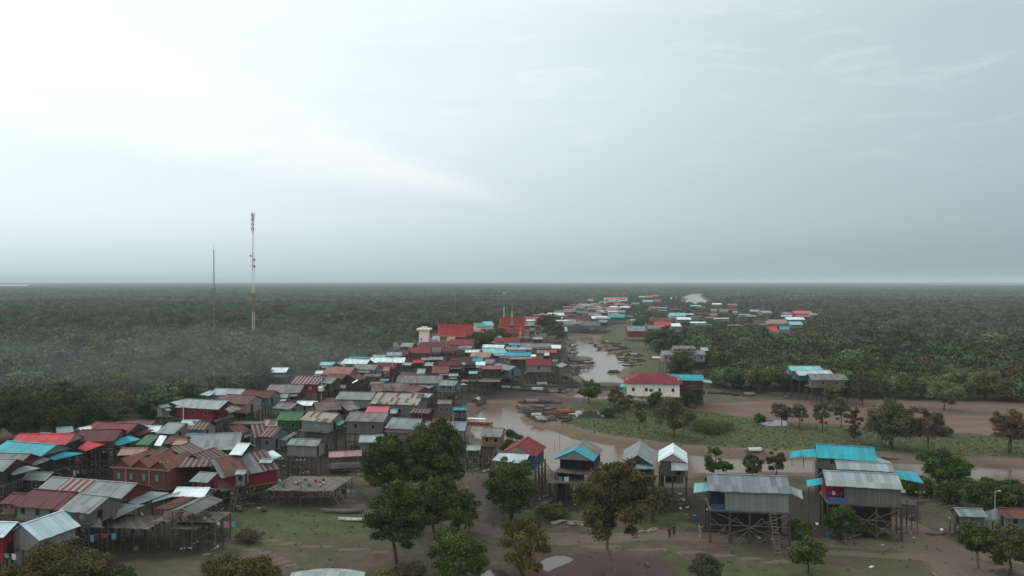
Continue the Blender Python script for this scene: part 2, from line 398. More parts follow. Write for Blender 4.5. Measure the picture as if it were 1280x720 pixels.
# where grass, ploughed field, forest floor, wet mud and trodden paths lie
def soft(poly, w=3.0):
    c = poly.mean(0); rad = np.hypot(*(poly - c).T).max() + 30
    o = np.zeros(len(GP)); nb = np.hypot(*(GP - c).T) < rad
    o[nb] = np.clip(.5 - sdist(GP[nb], poly) / (2 * w), 0, 1); return o
def line(pts, w=1.0):
    o = np.zeros(len(GP)); P = U(pts)
    for a, b in zip(P, P[1:]):
        e = b - a; q = GP - a; t = np.clip((q @ e) / (e @ e), 0, 1); d = np.sqrt(((q - t[:, None] * e) ** 2).sum(1))
        o = np.maximum(o, np.clip(1.3 - d / w, 0, 1))
    return o
g_grass = np.maximum.reduce([
    soft(U([(285,640),(330,636),(420,640),(480,650),(470,672),(400,668),(340,690),(290,684)])),
    soft(U([(694,522),(700,510),(760,508),(880,514),(960,528),(1080,534),(1200,542),(1300,546),(1300,571),(1200,570),(1060,562),(985,562),(900,560),(840,556),(790,548),(745,541),(705,531)]), 2),
    soft(U([(735,505),(720,500),(790,502),(850,505),(820,510),(760,508)]), 2),
    soft(U([(590,575),(610,575),(612,592),(588,590)])), 1.0 * soft(U([(985,684),(1140,672),(1150,690),(1000,694)]), 4), soft(U([(770,642),(865,640),(870,662),(800,662)]), 4),
    soft(U([(640,640),(700,636),(720,652),(660,660)])), soft(U([(760,440),(830,445),(870,470),(900,490),(850,500),(800,470),(790,460),(760,447)]), 5),
    soft(U([(770,410),(830,425),(800,445),(745,432),(745,415)]), 8) * .6, .7 * soft(U([(820,690),(1020,700),(1200,740),(820,760)]), 6)])
g_field = soft(U([(868,506),(960,500),(1140,501),(1320,504),(1330,549),(1200,541),(1080,532),(960,526),(900,517),(860,512)]), 1.5)
g_wet = np.maximum.reduce([soft(U([(585,600),(650,596),(690,640),(640,650),(600,640)]), 5), soft(U([(640,690),(760,690),(900,700),(1000,720),(900,740),(640,740)]), 4),
    soft(U([(595,498),(700,494),(720,500),(690,512),(600,512)]), 2), .6 * soft(U([(520,660),(600,672),(590,705),(520,700)]), 4)])
g_path = np.maximum.reduce([line([(560,650),(640,668),(740,674),(820,668),(900,672),(1000,676),(1130,684),(1290,700)], 2.6),
    line([(1120,655),(1150,672),(1180,690),(1210,720)], 5.0), line([(1020,690),(1150,697),(1290,716)], 1.3), line([(250,675),(330,690),(370,708)], .8),
    line([(300,672),(380,682),(480,690)], .7), line([(640,668),(700,680),(860,690),(1000,704)], .7), soft(U([(815,668),(832,664),(860,664),(866,670),(840,676),(815,673)]), 1) ,
    line([(700,520),(690,526),(760,545),(850,556),(985,566),(1100,570),(1280,577)], 2.2) * .8, line([(640,525),(690,530)], 4) * .6])
d_riv = np.full(len(GP), 99.0); nb = np.hypot(GP[:, 0] - 60, GP[:, 1] - 250) < 420; d_riv[nb] = river_d(GP[nb])
bank = np.clip(1.2 - np.abs(d_riv - 1.0) / 7, 0, 1)
FOREST_L = U([(-700,600),(-250,560),(0,540),(110,530),(190,527),(245,512),(320,490),(385,470),(500,446),(520,425),(600,412),(640,402),(700,388),(755,372),(770,367),
              (770,353.2),(-1500,353.2)])
FOREST_R = U([(770,353.2),(770,367),(830,367),(850,366),(930,377),(985,384),(1025,388),(1028,402),(1000,418),(940,423),(860,423),(815,434),(850,462),(880,462),(892,486),(930,493),(985,490),(1060,498),(1140,500),(1290,502),(1600,510),(2600,520),(3400,353.2)])
gl = sdist(GP, FOREST_L); gr_ = sdist(GP, FOREST_R)
g_for = np.clip(.5 - np.minimum(gl, gr_) / 10, 0, 1)
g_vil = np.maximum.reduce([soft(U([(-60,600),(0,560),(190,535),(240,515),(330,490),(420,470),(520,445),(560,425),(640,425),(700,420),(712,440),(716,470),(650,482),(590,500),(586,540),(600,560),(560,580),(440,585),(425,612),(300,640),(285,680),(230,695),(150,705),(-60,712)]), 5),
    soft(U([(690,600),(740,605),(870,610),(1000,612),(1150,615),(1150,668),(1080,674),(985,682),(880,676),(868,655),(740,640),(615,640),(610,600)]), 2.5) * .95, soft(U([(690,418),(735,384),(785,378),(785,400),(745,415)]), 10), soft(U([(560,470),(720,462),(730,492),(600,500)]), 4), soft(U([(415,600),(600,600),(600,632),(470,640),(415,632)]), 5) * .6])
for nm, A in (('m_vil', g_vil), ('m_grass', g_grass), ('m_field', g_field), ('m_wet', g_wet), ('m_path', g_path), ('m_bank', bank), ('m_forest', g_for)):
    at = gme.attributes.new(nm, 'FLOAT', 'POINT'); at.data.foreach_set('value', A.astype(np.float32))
m, t, p = newmat('ground')
gco = N(t, 'ShaderNodeNewGeometry').outputs['Position']
def A_(n): return N(t, 'ShaderNodeAttribute', attribute_name=n).outputs['Fac']
nA = NOISE(t, gco, .045, 6, .6); nB = NOISE(t, gco, .35, 6, .65); nC = NOISE(t, gco, 1.6, 5, .7); nD = NOISE(t, gco, .12, 5, .6, 1.0)
def thr(n, k=.55, nn=None):
    return SS(t, M_(t, 'ADD', A_(n), M_(t, 'MULTIPLY', M_(t, 'SUBTRACT', nn or nB, .5), k * 2)), .38, .62)
dirt = MIX(t, SS(t, nB, .35, .65), (.068, .054, .042), (.108, .089, .070))
dirt = MIX(t, M_(t, 'MULTIPLY', SS(t, nD, .38, .60), .75), dirt, (.058, .070, .036))
dirt = MIX(t, M_(t, 'MULTIPLY', SS(t, nC, .58, .72), .35), dirt, (.14, .118, .096))
grass = MIX(t, SS(t, nB, .35, .65), (.042, .062, .022), (.074, .096, .036))
grass = MIX(t, M_(t, 'MULTIPLY', SS(t, nC, .5, .7), .4), grass, (.105, .11, .07))
c = MIX(t, thr('m_wet', .4, nD), dirt, MIX(t, nB, (.060, .042, .037), (.078, .057, .050)))
c = MIX(t, M_(t, 'MULTIPLY', thr('m_vil', .35, nD), .85), c, MIX(t, nB, (.016, .013, .011), (.038, .031, .026)))  # dark village mud, with shade under and between the houses painted in
c = MIX(t, thr('m_bank', .5), c, MIX(t, nC, (.085, .064, .048), (.165, .130, .100)))
c = MIX(t, M_(t, 'MULTIPLY', thr('m_grass', .75, nD), M_(t, 'ADD', .30, M_(t, 'MULTIPLY', nB, .95))), c, grass)
fn = N(t, 'ShaderNodeVectorMath', operation='MULTIPLY'); t.links.new(gco, fn.inputs[0]); fn.inputs[1].default_value = (.02, .35, 1)
nF = NOISE(t, fn.outputs[0], 1.0, 4, .6)
c = MIX(t, thr('m_field', .2), c, MIX(t, SS(t, M_(t, 'ADD', M_(t, 'MULTIPLY', nF, .6), M_(t, 'MULTIPLY', nA, .4)), .35, .65), (.112, .078, .062), (.155, .114, .092)))
c = MIX(t, M_(t, 'MULTIPLY', thr('m_path', .35, nC), .75), c, MIX(t, nC, (.112, .090, .070), (.175, .145, .118)))
fl = MIX(t, SS(t, nA, .4, .6), (.030, .036, .020), (.050, .040, .030))
c = MIX(t, thr('m_forest', .25), c, fl)
t.links.new(c, p.inputs['Base Color']); p.inputs['Roughness'].default_value = .92
p.inputs['Specular IOR Level'].default_value = .15
b = N(t, 'ShaderNodeBump'); b.inputs['Strength'].default_value = .9; b.inputs['Distance'].default_value = .3
t.links.new(M_(t, 'ADD', nB, nC), b.inputs['Height']); t.links.new(b.outputs[0], p.inputs['Normal'])
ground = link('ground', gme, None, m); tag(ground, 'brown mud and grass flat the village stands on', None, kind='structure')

m, t, p = newmat('water'); g = N(t, 'ShaderNodeNewGeometry').outputs['Position']
n = NOISE(t, g, .06, 4, .6)
t.links.new(MIX(t, n, (.105, .074, .050), (.135, .096, .068)), p.inputs['Base Color']); p.inputs['Roughness'].default_value = .14
p.inputs['Specular IOR Level'].default_value = .17; p.inputs['Specular Tint'].default_value = (.9, .78, .66, 1)
b = N(t, 'ShaderNodeBump'); b.inputs['Strength'].default_value = .3; b.inputs['Distance'].default_value = .12
t.links.new(NOISE(t, g, .9, 4, .6), b.inputs['Height']); t.links.new(b.outputs[0], p.inputs['Normal'])
simple('puddlewater', (.05, .042, .036), .05, var=.1)
MATS['puddlewater'].node_tree.nodes['Principled BSDF'].inputs['Specular IOR Level'].default_value = .6
def flat_poly(name, P, z, kind_label):
    mb = MB(); mb.poly([(a[0], a[1], z) for a in P]); o = mb.build(name, MATS['puddlewater' if name == 'puddle' else 'water']); tag(o, kind_label, None, kind='structure'); return o
flat_poly('river', [(-60, 100), (330, 100), (330, 620), (-60, 620)], -1.0, 'brown river winding between the mud banks')
flat_poly('river', U(FAR_RIV), .25, 'pale far bend of the river')
for i, pd in enumerate(PUDDLES):
    c0 = pd.mean(0); flat_poly('puddle', c0 + (pd - c0) * 1.25, -.10, 'shallow puddle lying on the mud')
LAKES = [U([(-400,356),(38,356),(36,359.5),(-400,359.8)]), U([(1150,355.6),(1420,355.6),(1420,357.6),(1165,357.4)]), U([(640,355.2),(900,355.2),(890,356),(650,356)]), U([(30,369),(62,368.6),(64,371),(34,371.4)])]
for L_ in LAKES: flat_poly('lake', L_, .3, 'pale strip of water far off near the horizon')

# ------------------------------------------------------------------ stilt houses
HOUSES = []; FOOT = []      # footprints keep trees out
_stilt = {}
def unit_stilt(k=0):
    if k not in _stilt:
        rr = random.Random(k); mb = MB(); dx, dy = rr.uniform(-.02, .02), rr.uniform(-.02, .02)
        mb.bar((0, 0, 0), (dx, dy, .5), .11, .10, 6); mb.bar((dx, dy, .5), (0, 0, 1), .10, .09, 6)
        me = mb.mesh('stilt'); me.materials.append(MATS['stilt']); _stilt[k] = me
    return _stilt[k]
def put_stilt(root, x, y, ztop, zbot, thick=1.0, k=0):
    o = bpy.data.objects.new('stilt', unit_stilt(k % 5)); col.objects.link(o); o.parent = root
    o.location = (x, y, zbot); o.scale = (thick, thick, ztop - zbot); o.rotation_euler = (0, 0, k * 1.3)
    return o
def window_part(root, x, y, z, w, h, face, pane='opening', frame='w_trim'):
    """small window: frame proud of the wall, pane inside; face = ('y',-1) ..."""
    ax, s = face; mb = MB(); pm = MB(); d = .06
    def bx(mb, u0, u1, z0, z1, d0, d1):
        if ax == 'y': mb.box(u0, u1, y + s * d0, y + s * d1, z0, z1)
        else: mb.box(x + s * d0, x + s * d1, u0, u1, z0, z1)
    c = x if ax == 'y' else y
    bx(mb, c - w / 2 - .09, c + w / 2 + .09, z - .09, z, .0, d); bx(mb, c - w / 2 - .09, c + w / 2 + .09, z + h, z + h + .09, .0, d)
    bx(mb, c - w / 2 - .09, c - w / 2, z, z + h, .0, d); bx(mb, c + w / 2, c + w / 2 + .09, z, z + h, .0, d)
    fr = mb.build('window', MATS[frame], root)
    bx(pm, c - w / 2, c + w / 2, z, z + h, .005, .03); pm.build('pane', MATS[pane], fr)
    return fr
def house(x1, y1, x2, y2, ye, yb, roof, wall, label, zr=8.5, pitch=.42, run=None, back=None, rear=1.0, hip=False, win=0, door=True, wallx=None,
          cat='stilt house', name='stilt_house', stilts=True, gablewall=None, porch=0, rail=False, sheets=(), open_=False, two=False, ov=.45, group=None,
          lowwall=None, patch=(), patchb=(), pane='opening', brace=False, frame='w_trim', stairs=False, endov=.35, deck=None):
    P1, P2 = unproj(x1, y1, zr), unproj(x2, y2, zr); D = (P1.y + P2.y) / 2
    if y1 < 432 and abs(P1.y - P2.y) > .35 * abs(P1.x - P2.x):
        mid = (P1 + P2) / 2; sgn = 1 if P2.y > P1.y else -1; dx = abs(P2.x - P1.x) / 2
        P1 = Vector((mid.x - dx, mid.y - sgn * .3 * dx, zr)); P2 = Vector((mid.x + dx, mid.y + sgn * .3 * dx, zr))
    u = (P2 - P1); L = u.length; u.normalize(); n = Vector((u.y, -u.x, 0)); mid = (P1 + P2) / 2
    if run is None:
        lo, hi = .6, 12.0
        for _ in range(30):
            r = (lo + hi) / 2; q = mid + n * r; q.z = zr - pitch * r
            if proj(q)[1] < ye: lo = r
            else: hi = r
        run = max(1.3, min(r, 6.5))
    br = back if back is not None else min(max(run, 1.5), 4.5) * rear
    detail = D < 330; vd = D < 190
    rng = random.Random(int(x1 * 31 + y1 * 17 + (ye or 3) * 7))
    ze = zr - pitch * run
    if yb is not None:
        q = mid + n * (run - ov); lo, hi = .3, ze
        for _ in range(30):
            z = (lo + hi) / 2; q.z = z
            if proj(q)[1] > yb: lo = z
            else: hi = z
        zf = max(.4, min(z, ze - 1.5))
    else: zf = ze - 2.3
    ang = math.atan2(u.y, u.x)
    root = empty(name, (mid.x, mid.y, gz(mid.x, mid.y)), ang); tag(root, label, cat, group)
    g0 = root.location.z; zr0, zf0, ze0 = zr - g0, zf - g0, ze - g0; zb0 = zr0 - pitch * br
    h = L / 2
    # roof: overlapping sheets, each lying a little differently
    mb = MB(); th = .07
    if hip:
        k = run * .95
        A = [(-h, 0, zr0), (h, 0, zr0), (h + k, -run, ze0), (-h - k, -run, ze0)]; B = [(h, 0, zr0), (-h, 0, zr0), (-h - k, br, zb0), (h + k, br, zb0)]
        ln = math.hypot(run, zr0 - ze0)
        mb.hexa(A, th, [(-h, 0), (h, 0), (h + k, ln), (-h - k, ln)]); mb.hexa(B, th, [(h, 0), (-h, 0), (-h - k, ln), (h + k, ln)])
        for s in (-1, 1):
            T = [(s * h, 0, zr0), (s * (h + k), s * br if s > 0 else -run, zb0 if s > 0 else ze0), (s * (h + k), -run if s > 0 else br, ze0 if s > 0 else zb0)]
            if s > 0: T = [T[0], T[2], T[1]]
            else: T = [T[0], (-(h + k), br, zb0), (-(h + k), -run, ze0)]
            mb.hexa(T, th, [(0, 0), (-run, ln), (run, ln)])
        he = h + k
    else:
        he = h; sw = .85 if vd else (1.7 if detail else L)
        ns = max(1, int(round(L / sw))); xs_ = [-h + L * i / ns for i in range(ns + 1)]
        for side, rr, zz in ((-1, run, ze0), (1, br, zb0)):
            ln = math.hypot(rr, zr0 - zz)
            for i in range(ns):
                a, b_ = xs_[i], xs_[i + 1] + (.04 if i < ns - 1 else 0)
                j1 = rng.uniform(-.035, .035) if detail else 0; j2 = rng.uniform(-.05, .05) if vd else 0; lift = (.012 * (i % 2)) if detail else 0
                q = [(a, side * .02, zr0 + lift), (b_, side * .02, zr0 + lift), (b_, side * (rr + j1), zz + lift + j2), (a, side * (rr + j1), zz + lift + j2 * .6)]
                uv = [(a, 0), (b_, 0), (b_, ln), (a, ln)]
                if side > 0: q = q[::-1]; uv = uv[::-1]
                mb.hexa(q, th, uv)
        if detail: mb.box(-h, h, -.16, .16, zr0 - .02, zr0 + .07)
    rf = mb.build('roof', MATS[roof], root)
    for pm_, f0, f1 in patch:
        b_ = MB(); a0, a1 = -he + L * f0, -he + L * f1; ln = math.hypot(run, zr0 - ze0)
        b_.hexa([(a0, -.15, zr0 + .03), (a1, -.15, zr0 + .03), (a1, -run - .03, ze0 + .10), (a0, -run - .03, ze0 + .10)], .03, [(a0, 0), (a1, 0), (a1, ln), (a0, ln)]); b_.build('roof_patch', MATS[pm_], rf)
    for pm_, f0, f1 in patchb:
        b_ = MB(); a0, a1 = -he + L * f0, -he + L * f1; ln = math.hypot(br, zr0 - zb0)
        b_.hexa([(a1, .15, zr0 + .03), (a0, .15, zr0 + .03), (a0, br + .03, zb0 + .10), (a1, br + .03, zb0 + .10)], .03, [(a1, 0), (a0, 0), (a0, ln), (a1, ln)]); b_.build('roof_patch', MATS[pm_], rf)
    # walls
    wx0, wx1 = (-he + endov, he - endov) if wallx is None else (-he + L * wallx[0], -he + L * wallx[1])
    if he * 2 < 2: wx0, wx1 = -he + .1, he - .1
    yf, yk = -(run - ov), br - ov
    if not open_:
        wm = MB(); zt = (lambda y: min(zr0 - pitch * abs(y), zr0 - pitch * (min(run, br) - ov)) - th - .04) if hip else (lambda y: zr0 - pitch * abs(y) - th - .02)
        prof = [(yf, zf0), (yk, zf0), (yk, zt(yk)), (0, zt(0)), (yf, zt(yf))]
        F = [(wx0, y, z) for y, z in prof]; B = [(wx1, y, z) for y, z in prof]
        wm.poly([(wx0, yf, zf0), (wx1, yf, zf0), (wx1, yf, zt(yf)), (wx0, yf, zt(yf))], [(wx0, 0), (wx1, 0), (wx1, zt(yf) - zf0), (wx0, zt(yf) - zf0)])
        wm.poly([(wx1, yk, zf0), (wx0, yk, zf0), (wx0, yk, zt(yk)), (wx1, yk, zt(yk))], [(wx1, 0), (wx0, 0), (wx0, zt(yk) - zf0), (wx1, zt(yk) - zf0)])
        wm.poly(F[::-1], [(p_[1], p_[2] - zf0) for p_ in F[::-1]]); wm.poly(B, [(p_[1], p_[2] - zf0) for p_ in B])
        wm.poly([(wx0, yf, zt(yf)), (wx1, yf, zt(yf)), (wx1, 0, zt(0)), (wx0, 0, zt(0))]); wm.poly([(wx0, 0, zt(0)), (wx1, 0, zt(0)), (wx1, yk, zt(yk)), (wx0, yk, zt(yk))])
        wm.poly([(wx0, yk, zf0), (wx1, yk, zf0), (wx1, yf, zf0), (wx0, yf, zf0)])
        if not gablewall: wm.build('wall', MATS[wall], root)
        else:
            wm.build('wall', MATS[wall], root)
            for s, x in ((-1, -he + .12), (1, he - .12)):
                g = MB(); zz = zt(yf) - .3
                g.hexa([(x + s * .03, yf + .02, zt(yf)), (x + s * .03, yk - .02, zt(yk)), (x + s * .03, 0, zt(0) - .02)], .04, None, (s, 0, 0))
                g.build('gable', MATS[gablewall], root)
        wh = zt(yf) - zf0
        if not win and D < 420 and not brace and not hip and rng.random() < .75: win = rng.choice([1, 2, 2]); pane = rng.choice(['opening', 'opening', 'shutter', 'w_wood'])
        if win:
            ww = .75; zz = zf0 + wh * .36
            for i in range(win):
                x = wx0 + (wx1 - wx0) * (i + .5) / win + rng.uniform(-.15, .15) * (0 if win > 3 else 1)
                window_part(root, x, yf, zz, ww, min(1.0, wh * .45), ('y', -1), pane, frame)
        if detail and door and not deck:
            s = 1 if mid.x < 0 else -1; x = wx1 if s > 0 else wx0
            dm = MB(); dm.box(x + s * .004, x + s * .05, yf * .45 - .45, yf * .45 + .45, zf0 + .05, zf0 + min(2.0, wh * .9)); dm.build('door', MATS['opening'], root)
    else:
        for i, (px_, py_) in enumerate(((wx0, yf), (wx1, yf), (wx0, yk), (wx1, yk))):
            put_stilt(root, px_, py_, zr0 - pitch * abs(py_) - .05, zf0, .7, i).name = 'post'
    pf = -run - porch if porch else -run + .05
    fm = MB(); fm.box(-he + .15, he - .15, pf, br - .1, zf0 - .16, zf0 - .02)
    if vd:
        for i in range(4): yy = pf + .3 + i * (br - .1 - pf - .6) / 3; fm.box(-he + .1, he - .1, yy - .07, yy + .07, zf0 - .36, zf0 - .163)
    fm.build('floor', MATS['deck'], root)
    if rail and detail:
        rm = MB(); x = -he + .2
        while x < he - .2: rm.bar((x, pf + .08, zf0), (x, pf + .08, zf0 + .9), .03, n=4); x += .55 if vd else 1.1
        rm.bar((-he + .2, pf + .08, zf0 + .9), (he - .2, pf + .08, zf0 + .9), .035, n=4); rm.bar((-he + .2, pf + .08, zf0 + .5), (he - .2, pf + .08, zf0 + .5), .025, n=4)
        rm.build('railing', MATS['plank'], root)
    if lowwall:
        lm = MB(); lw, a0, a1, zb_ = lowwall; a, b_ = -he + 2 * he * a0, -he + 2 * he * a1
        lm.box(a, b_, yf + .25, yk * .6, zb_ - g0, zf0 - .17); lm.build('lower_wall', MATS[lw], root)
    if stilts and zf0 > .5:
        sp = (3.1 if brace else 2.4) if vd else 2.9; nx = max(2, int(round((2 * he - .4) / sp)) + 1); nx = min(nx, 7)
        rows = [pf + .15, br - .25]
        if vd and not brace: rows.insert(1, (pf + br) / 2)
        if D > 520: rows = [pf + .15]; nx = min(nx, 4)
        for j, yy in enumerate(rows):
            for i in range(nx):
                xx = -he + .25 + (2 * he - .5) * i / (nx - 1)
                p_ = root.matrix_basis @ Vector((0, 0, 0))
                wx_ = mid.x + math.cos(ang) * xx - math.sin(ang) * yy; wy_ = mid.y + math.sin(ang) * xx + math.cos(ang) * yy
                zb = gz(wx_, wy_) - g0 - .15 if vd else -.6
                put_stilt(root, xx, yy, zf0 - .15, zb, rng.uniform(.8, 1.25) * (1.5 if brace else 1.0 if vd else 1.3), i + j * 3)
        if brace or vd:
            if brace:
                for q in range(3):
                    bm_ = MB(); a = -he + .4 + q * (2 * he - .8) / 3; c_ = a + (2 * he - .8) / 3
                    bm_.bar((a, pf + .02, .5), (c_, pf + .02, zf0 - .9), .05, n=4); bm_.bar((a, pf + .1, zf0 - 1.2), (c_, pf + .1, .4), .05, n=4); bm_.build('brace', MATS['barkpale' if q == 1 else 'plank'], root)
            for q in range(2 if brace else 1):
                bm_ = MB(); s = 1 if q else -1
                a = -he + .3 + (rng.random() * .3) * he; b_ = he - .4 - (rng.random() * .3) * he
                bm_.bar((s * a, pf + .02, .4), (s * b_, pf + .02, zf0 - .5), .055, n=4); bm_.build('brace', MATS['plank'], root)
            bm_ = MB(); bm_.bar((-he + .2, pf + .05, zf0 * .55), (he - .2, pf + .05, zf0 * .55), .05, n=4); bm_.build('rail_beam', MATS['plank'], root)
    if stairs or (vd and rng.random() < .35 and zf0 > 1.5):
        sm = MB(); x = he * .55 * (1 if rng.random() < .5 else -1); dy = zf0 * .75
        for s in (-.4, .4): sm.bar((x + s, pf, zf0 - .1), (x + s, pf - dy, 0), .05, n=4)
        k = int(zf0 / .38)
        for i in range(k): f = (i + .5) / k; sm.box(x - .4, x + .4, pf - dy * f - .09, pf - dy * f + .09, zf0 * (1 - f) - .02, zf0 * (1 - f) + .02)
        sm.build('stairs', MATS['plank'], root)
    # verandahs, lean-tos and scaffold poles that crowd the village houses
    if stilts and 150 < D < 560 and mid.x < 40 and zf0 > 1.5 and not hip and cat == 'stilt house':
        alt = {'r_white': 'r_pale', 'r_turq': 'r_grey', 'r_red': 'r_maroon', 'r_pink': 'r_greybrown'}.get(roof, roof)
        cand = [alt, 'r_greybrown', 'r_rustred', 'r_brown', 'r_grey', 'r_greydark']
        for q in range(rng.choice([1, 1, 2]) if yb is None or rng.random() < .6 else 0):
            w_ = he * rng.uniform(.45, .9); c_ = rng.uniform(-1, 1) * (he - w_); zt_ = ze0 - .25 - .1 * q; dp = rng.uniform(1.0, 2.0); y0 = -run + .1
            if q == 0 and yb is not None: y0 = br - .1; sy = 1
            else: sy = -1
            b_ = MB(); Q = [(c_ - w_, y0, zt_), (c_ + w_, y0, zt_), (c_ + w_, y0 + sy * dp, zt_ - dp * .3), (c_ - w_, y0 + sy * dp, zt_ - dp * .3)]; uv = [(-w_, 0), (w_, 0), (w_, dp), (-w_, dp)]
            if sy > 0: Q = Q[::-1]; uv = uv[::-1]
            b_.hexa(Q, .05, uv); b_.build('lean_to_roof', MATS[rng.choice(cand)], root)
            for x in (c_ - w_ + .1, c_ + w_ - .1): put_stilt(root, x, y0 + sy * (dp - .1), zt_ - dp * .3 - .03, zf0 - .1, .5, q).name = 'post'
            b_ = MB(); b_.box(c_ - w_, c_ + w_, y0, y0 + sy * (dp + .3), zf0 - .14, zf0 - .03); b_.build('verandah_floor', MATS['deck'], root)
        b_ = MB()
        for q in range(9):
            x = rng.uniform(-he, he); y = rng.choice([-run, -run * .4, br - .3]); x2 = x + rng.uniform(-2.5, 2.5); b_.bar((x, y, rng.uniform(.0, zf0 * .5)), (max(-he, min(he, x2)), y + rng.uniform(-.4, .4), rng.uniform(zf0 * .5, zf0)), .06, n=4)
        for q in range(3): z_ = rng.uniform(.8, zf0 - .6); b_.bar((-he, -run + .1 + q * .5, z_), (he, -run + .1 + q * .5, z_ + rng.uniform(-.3, .3)), .05, n=4)
        b_.build('scaffold', MATS['stilt'], root)
        if D < 330 and rng.random() < .8:
            b_ = MB(); x = rng.uniform(-he * .5, he * .2); w_ = rng.uniform(1.2, he); zz = zf0 * rng.uniform(.35, .6)
            b_.box(x, x + w_, -run * .5, br * .6, zz - .1, zz); b_.box(x + .2, x + w_ * .6, -run * .3, br * .3, zz + .01, zz + rng.uniform(.5, 1.1)); b_.build('storage_deck', MATS['w_dark'], root)
    # extra roof sheets: lean-tos and awnings, corners given where they stand (pixel + height)
    inv = root.matrix_basis.inverted()
    root_m = Matrix.Translation(root.location) @ Matrix.Rotation(ang, 4, 'Z'); inv = root_m.inverted()
    for sh in sheets:
        mt, pts = sh[0], sh[1:]
        Q = [inv @ unproj(a, b_, z) for a, b_, z in pts]
        e = (Q[1] - Q[0]); e2 = Q[-1] - Q[0]
        sm = MB(); W = e.length; H_ = e2.length
        nrm = e.cross(e2)
        if nrm.z < 0: Q = [Q[1], Q[0]] + Q[:1:-1] if len(Q) == 4 else Q[::-1]
        uv = [(0, 0), (W, 0), (W, H_), (0, H_)][:len(Q)]
        sm.hexa(Q, .06, uv); sm.build('lean_to_roof', MATS[mt], root)
        lowest = sorted(range(len(Q)), key=lambda i: Q[i].z)[:2]
        for i in lowest: put_stilt(root, Q[i].x * .97, Q[i].y * .97, Q[i].z - .07, zf0 if Q[i].z > zf0 + .3 else -.3, .6, i).name = 'post'
    FOOT.append((mid.x, mid.y, max(he, run) + 1.5)); HOUSES.append(dict(root=root, D=D, L=2 * he, run=run, br=br, zf=zf0, mid=mid, ang=ang, label=label))
    return root

# ================================================================== the houses, nearest quarter first
# --- left bank, lower left corner
house(-22,652, 22,653, 671, 700, 'r_silver', 'w_crimson', 'crimson walled house with pale tin roof cut off by the lower left corner', zr=7.6, back=2.5)
house(26,656, 79,638, None, 672, 'r_silver', 'w_grey', 'grey walled house with the brightest new tin roof, at the lower left corner', zr=7.6, run=3.1, back=3.0, wallx=(.04,.93), lowwall=('w_grey',.05,.6,.5), pitch=.6)
house(99,616.5, 137,621, 640, 652, 'r_grey', 'w_greywood', 'grey gabled tin roofed house between the maroon roof and the bright tin roof', zr=8.2, back=3.2, stairs=False,
      sheets=[('r_grey',(120,641,5.6),(150,629,6.2),(181,631,6.0),(141,649,4.6)), ('r_greydark',(79,637,6.2),(124,641,6.0),(128,659,4.7),(106,659,4.7))])
house(15,616, 34,617.5, 630, 640, 'r_maroon', 'w_thatch', 'small maroon roofed annex left of the big plain maroon roof', zr=7.4, back=2.5)
house(42,611, 97,615, 635, 650, 'r_maroon', 'w_palegreen', 'pale green walled house under a large plain maroon roof', zr=8.0, back=3.6, win=3, frame='w_palegreen')
house(65,596, 172,604.5, 627, 640, 'r_grey', 'w_maroon', 'long grey roofed house with a striped red patch and maroon gable', zr=8.4, back=3.8, patch=[('r_striped', .22, .56)],
      sheets=[('r_grey',(157,628,5.9),(188,614,6.6),(212,616,6.4),(173,630.5,5.6)), ('r_pale',(190,628,5.6),(192,623,5.9),(226,614,6.4),(224,618,6.1))])
house(226,636, 262,619, None, None, 'r_greydark', 'w_wood', 'dark open fronted shack with white edged grey roof over the meadow', zr=6.4, run=2.4, back=2.0, pitch=.26, endov=.2, open_=True,
      sheets=[('r_rustred',(203,646,4.6),(206,638,5.2),(230,640,5.2),(225,647,4.6)), ('r_rustred',(192,636,5.2),(228,620,5.9),(243,622,5.6),(214,636,4.9))])
# --- turquoise / red cluster on the left edge
house(9,551, 71,556, 569, 590, 'r_turq', 'w_dark', 'turquoise gabled house at the left edge beside the bright red roof', zr=8.6, back=3.6, gablewall='w_bluegrey', stairs=True,
      sheets=[('r_turq',(58,571,6.6),(72,564,7.0),(104,566.5,6.4),(68,575,5.9))])
house(-30,565, 39,567, 577, 592, 'r_greybrown', 'w_maroon', 'grey gabled house between the turquoise roof and the front grey gable', zr=8.2, back=3.,
      sheets=[('r_greybrown',(30,577,6.6),(50,571,6.9),(64,574,6.5),(43,582,5.9))])
house(-36,573, 21,574, 589, 606, 'r_grey', 'w_dark', 'frontmost grey gabled house of the left edge with maroon gable', zr=8.2, back=3., gablewall='w_maroon',
      sheets=[('r_grey',(7,589,6.2),(33,582,6.6),(50,585,6.2),(16,594,5.7))])
house(24,542, 95,542, 556, 570, 'r_red', 'w_dark', 'bright red gabled house behind the turquoise roof', zr=9.0, back=3.6, gablewall='w_grey',
      sheets=[('r_red',(97,560,6.5),(113,549,7.4),(140,552,6.8),(107,564,6.0))])
house(70,535, 91,533, 541, None, 'r_grey', 'w_greywood', 'small grey roof peeping up behind the bright red roof', zr=8.6)
house(98,535.5, 113,532.5, 539, None, 'r_white', 'w_greywood', 'narrow white tin roof between the small grey and the long dull red roofs', zr=8.6, run=1.6)
house(119,527, 173,529.5, 541, 550, 'r_crimson', 'w_dark', 'long dull red gabled house at the back edge near the dark trees', zr=9.2, back=4., gablewall='w_darkgreen',
      sheets=[('r_maroon',(165,541,7.4),(178,535,7.8),(193,537.5,7.4),(174,545,6.9))])
house(102,537, 154,536.5, 552, 560, 'r_maroon', 'w_wood', 'dark maroon roofed house with a bright cyan lean-to', zr=8.8, back=2.6,
      sheets=[('r_turq',(137,552.5,6.8),(162,544,7.3),(176,549,6.7),(147,557,6.1))])
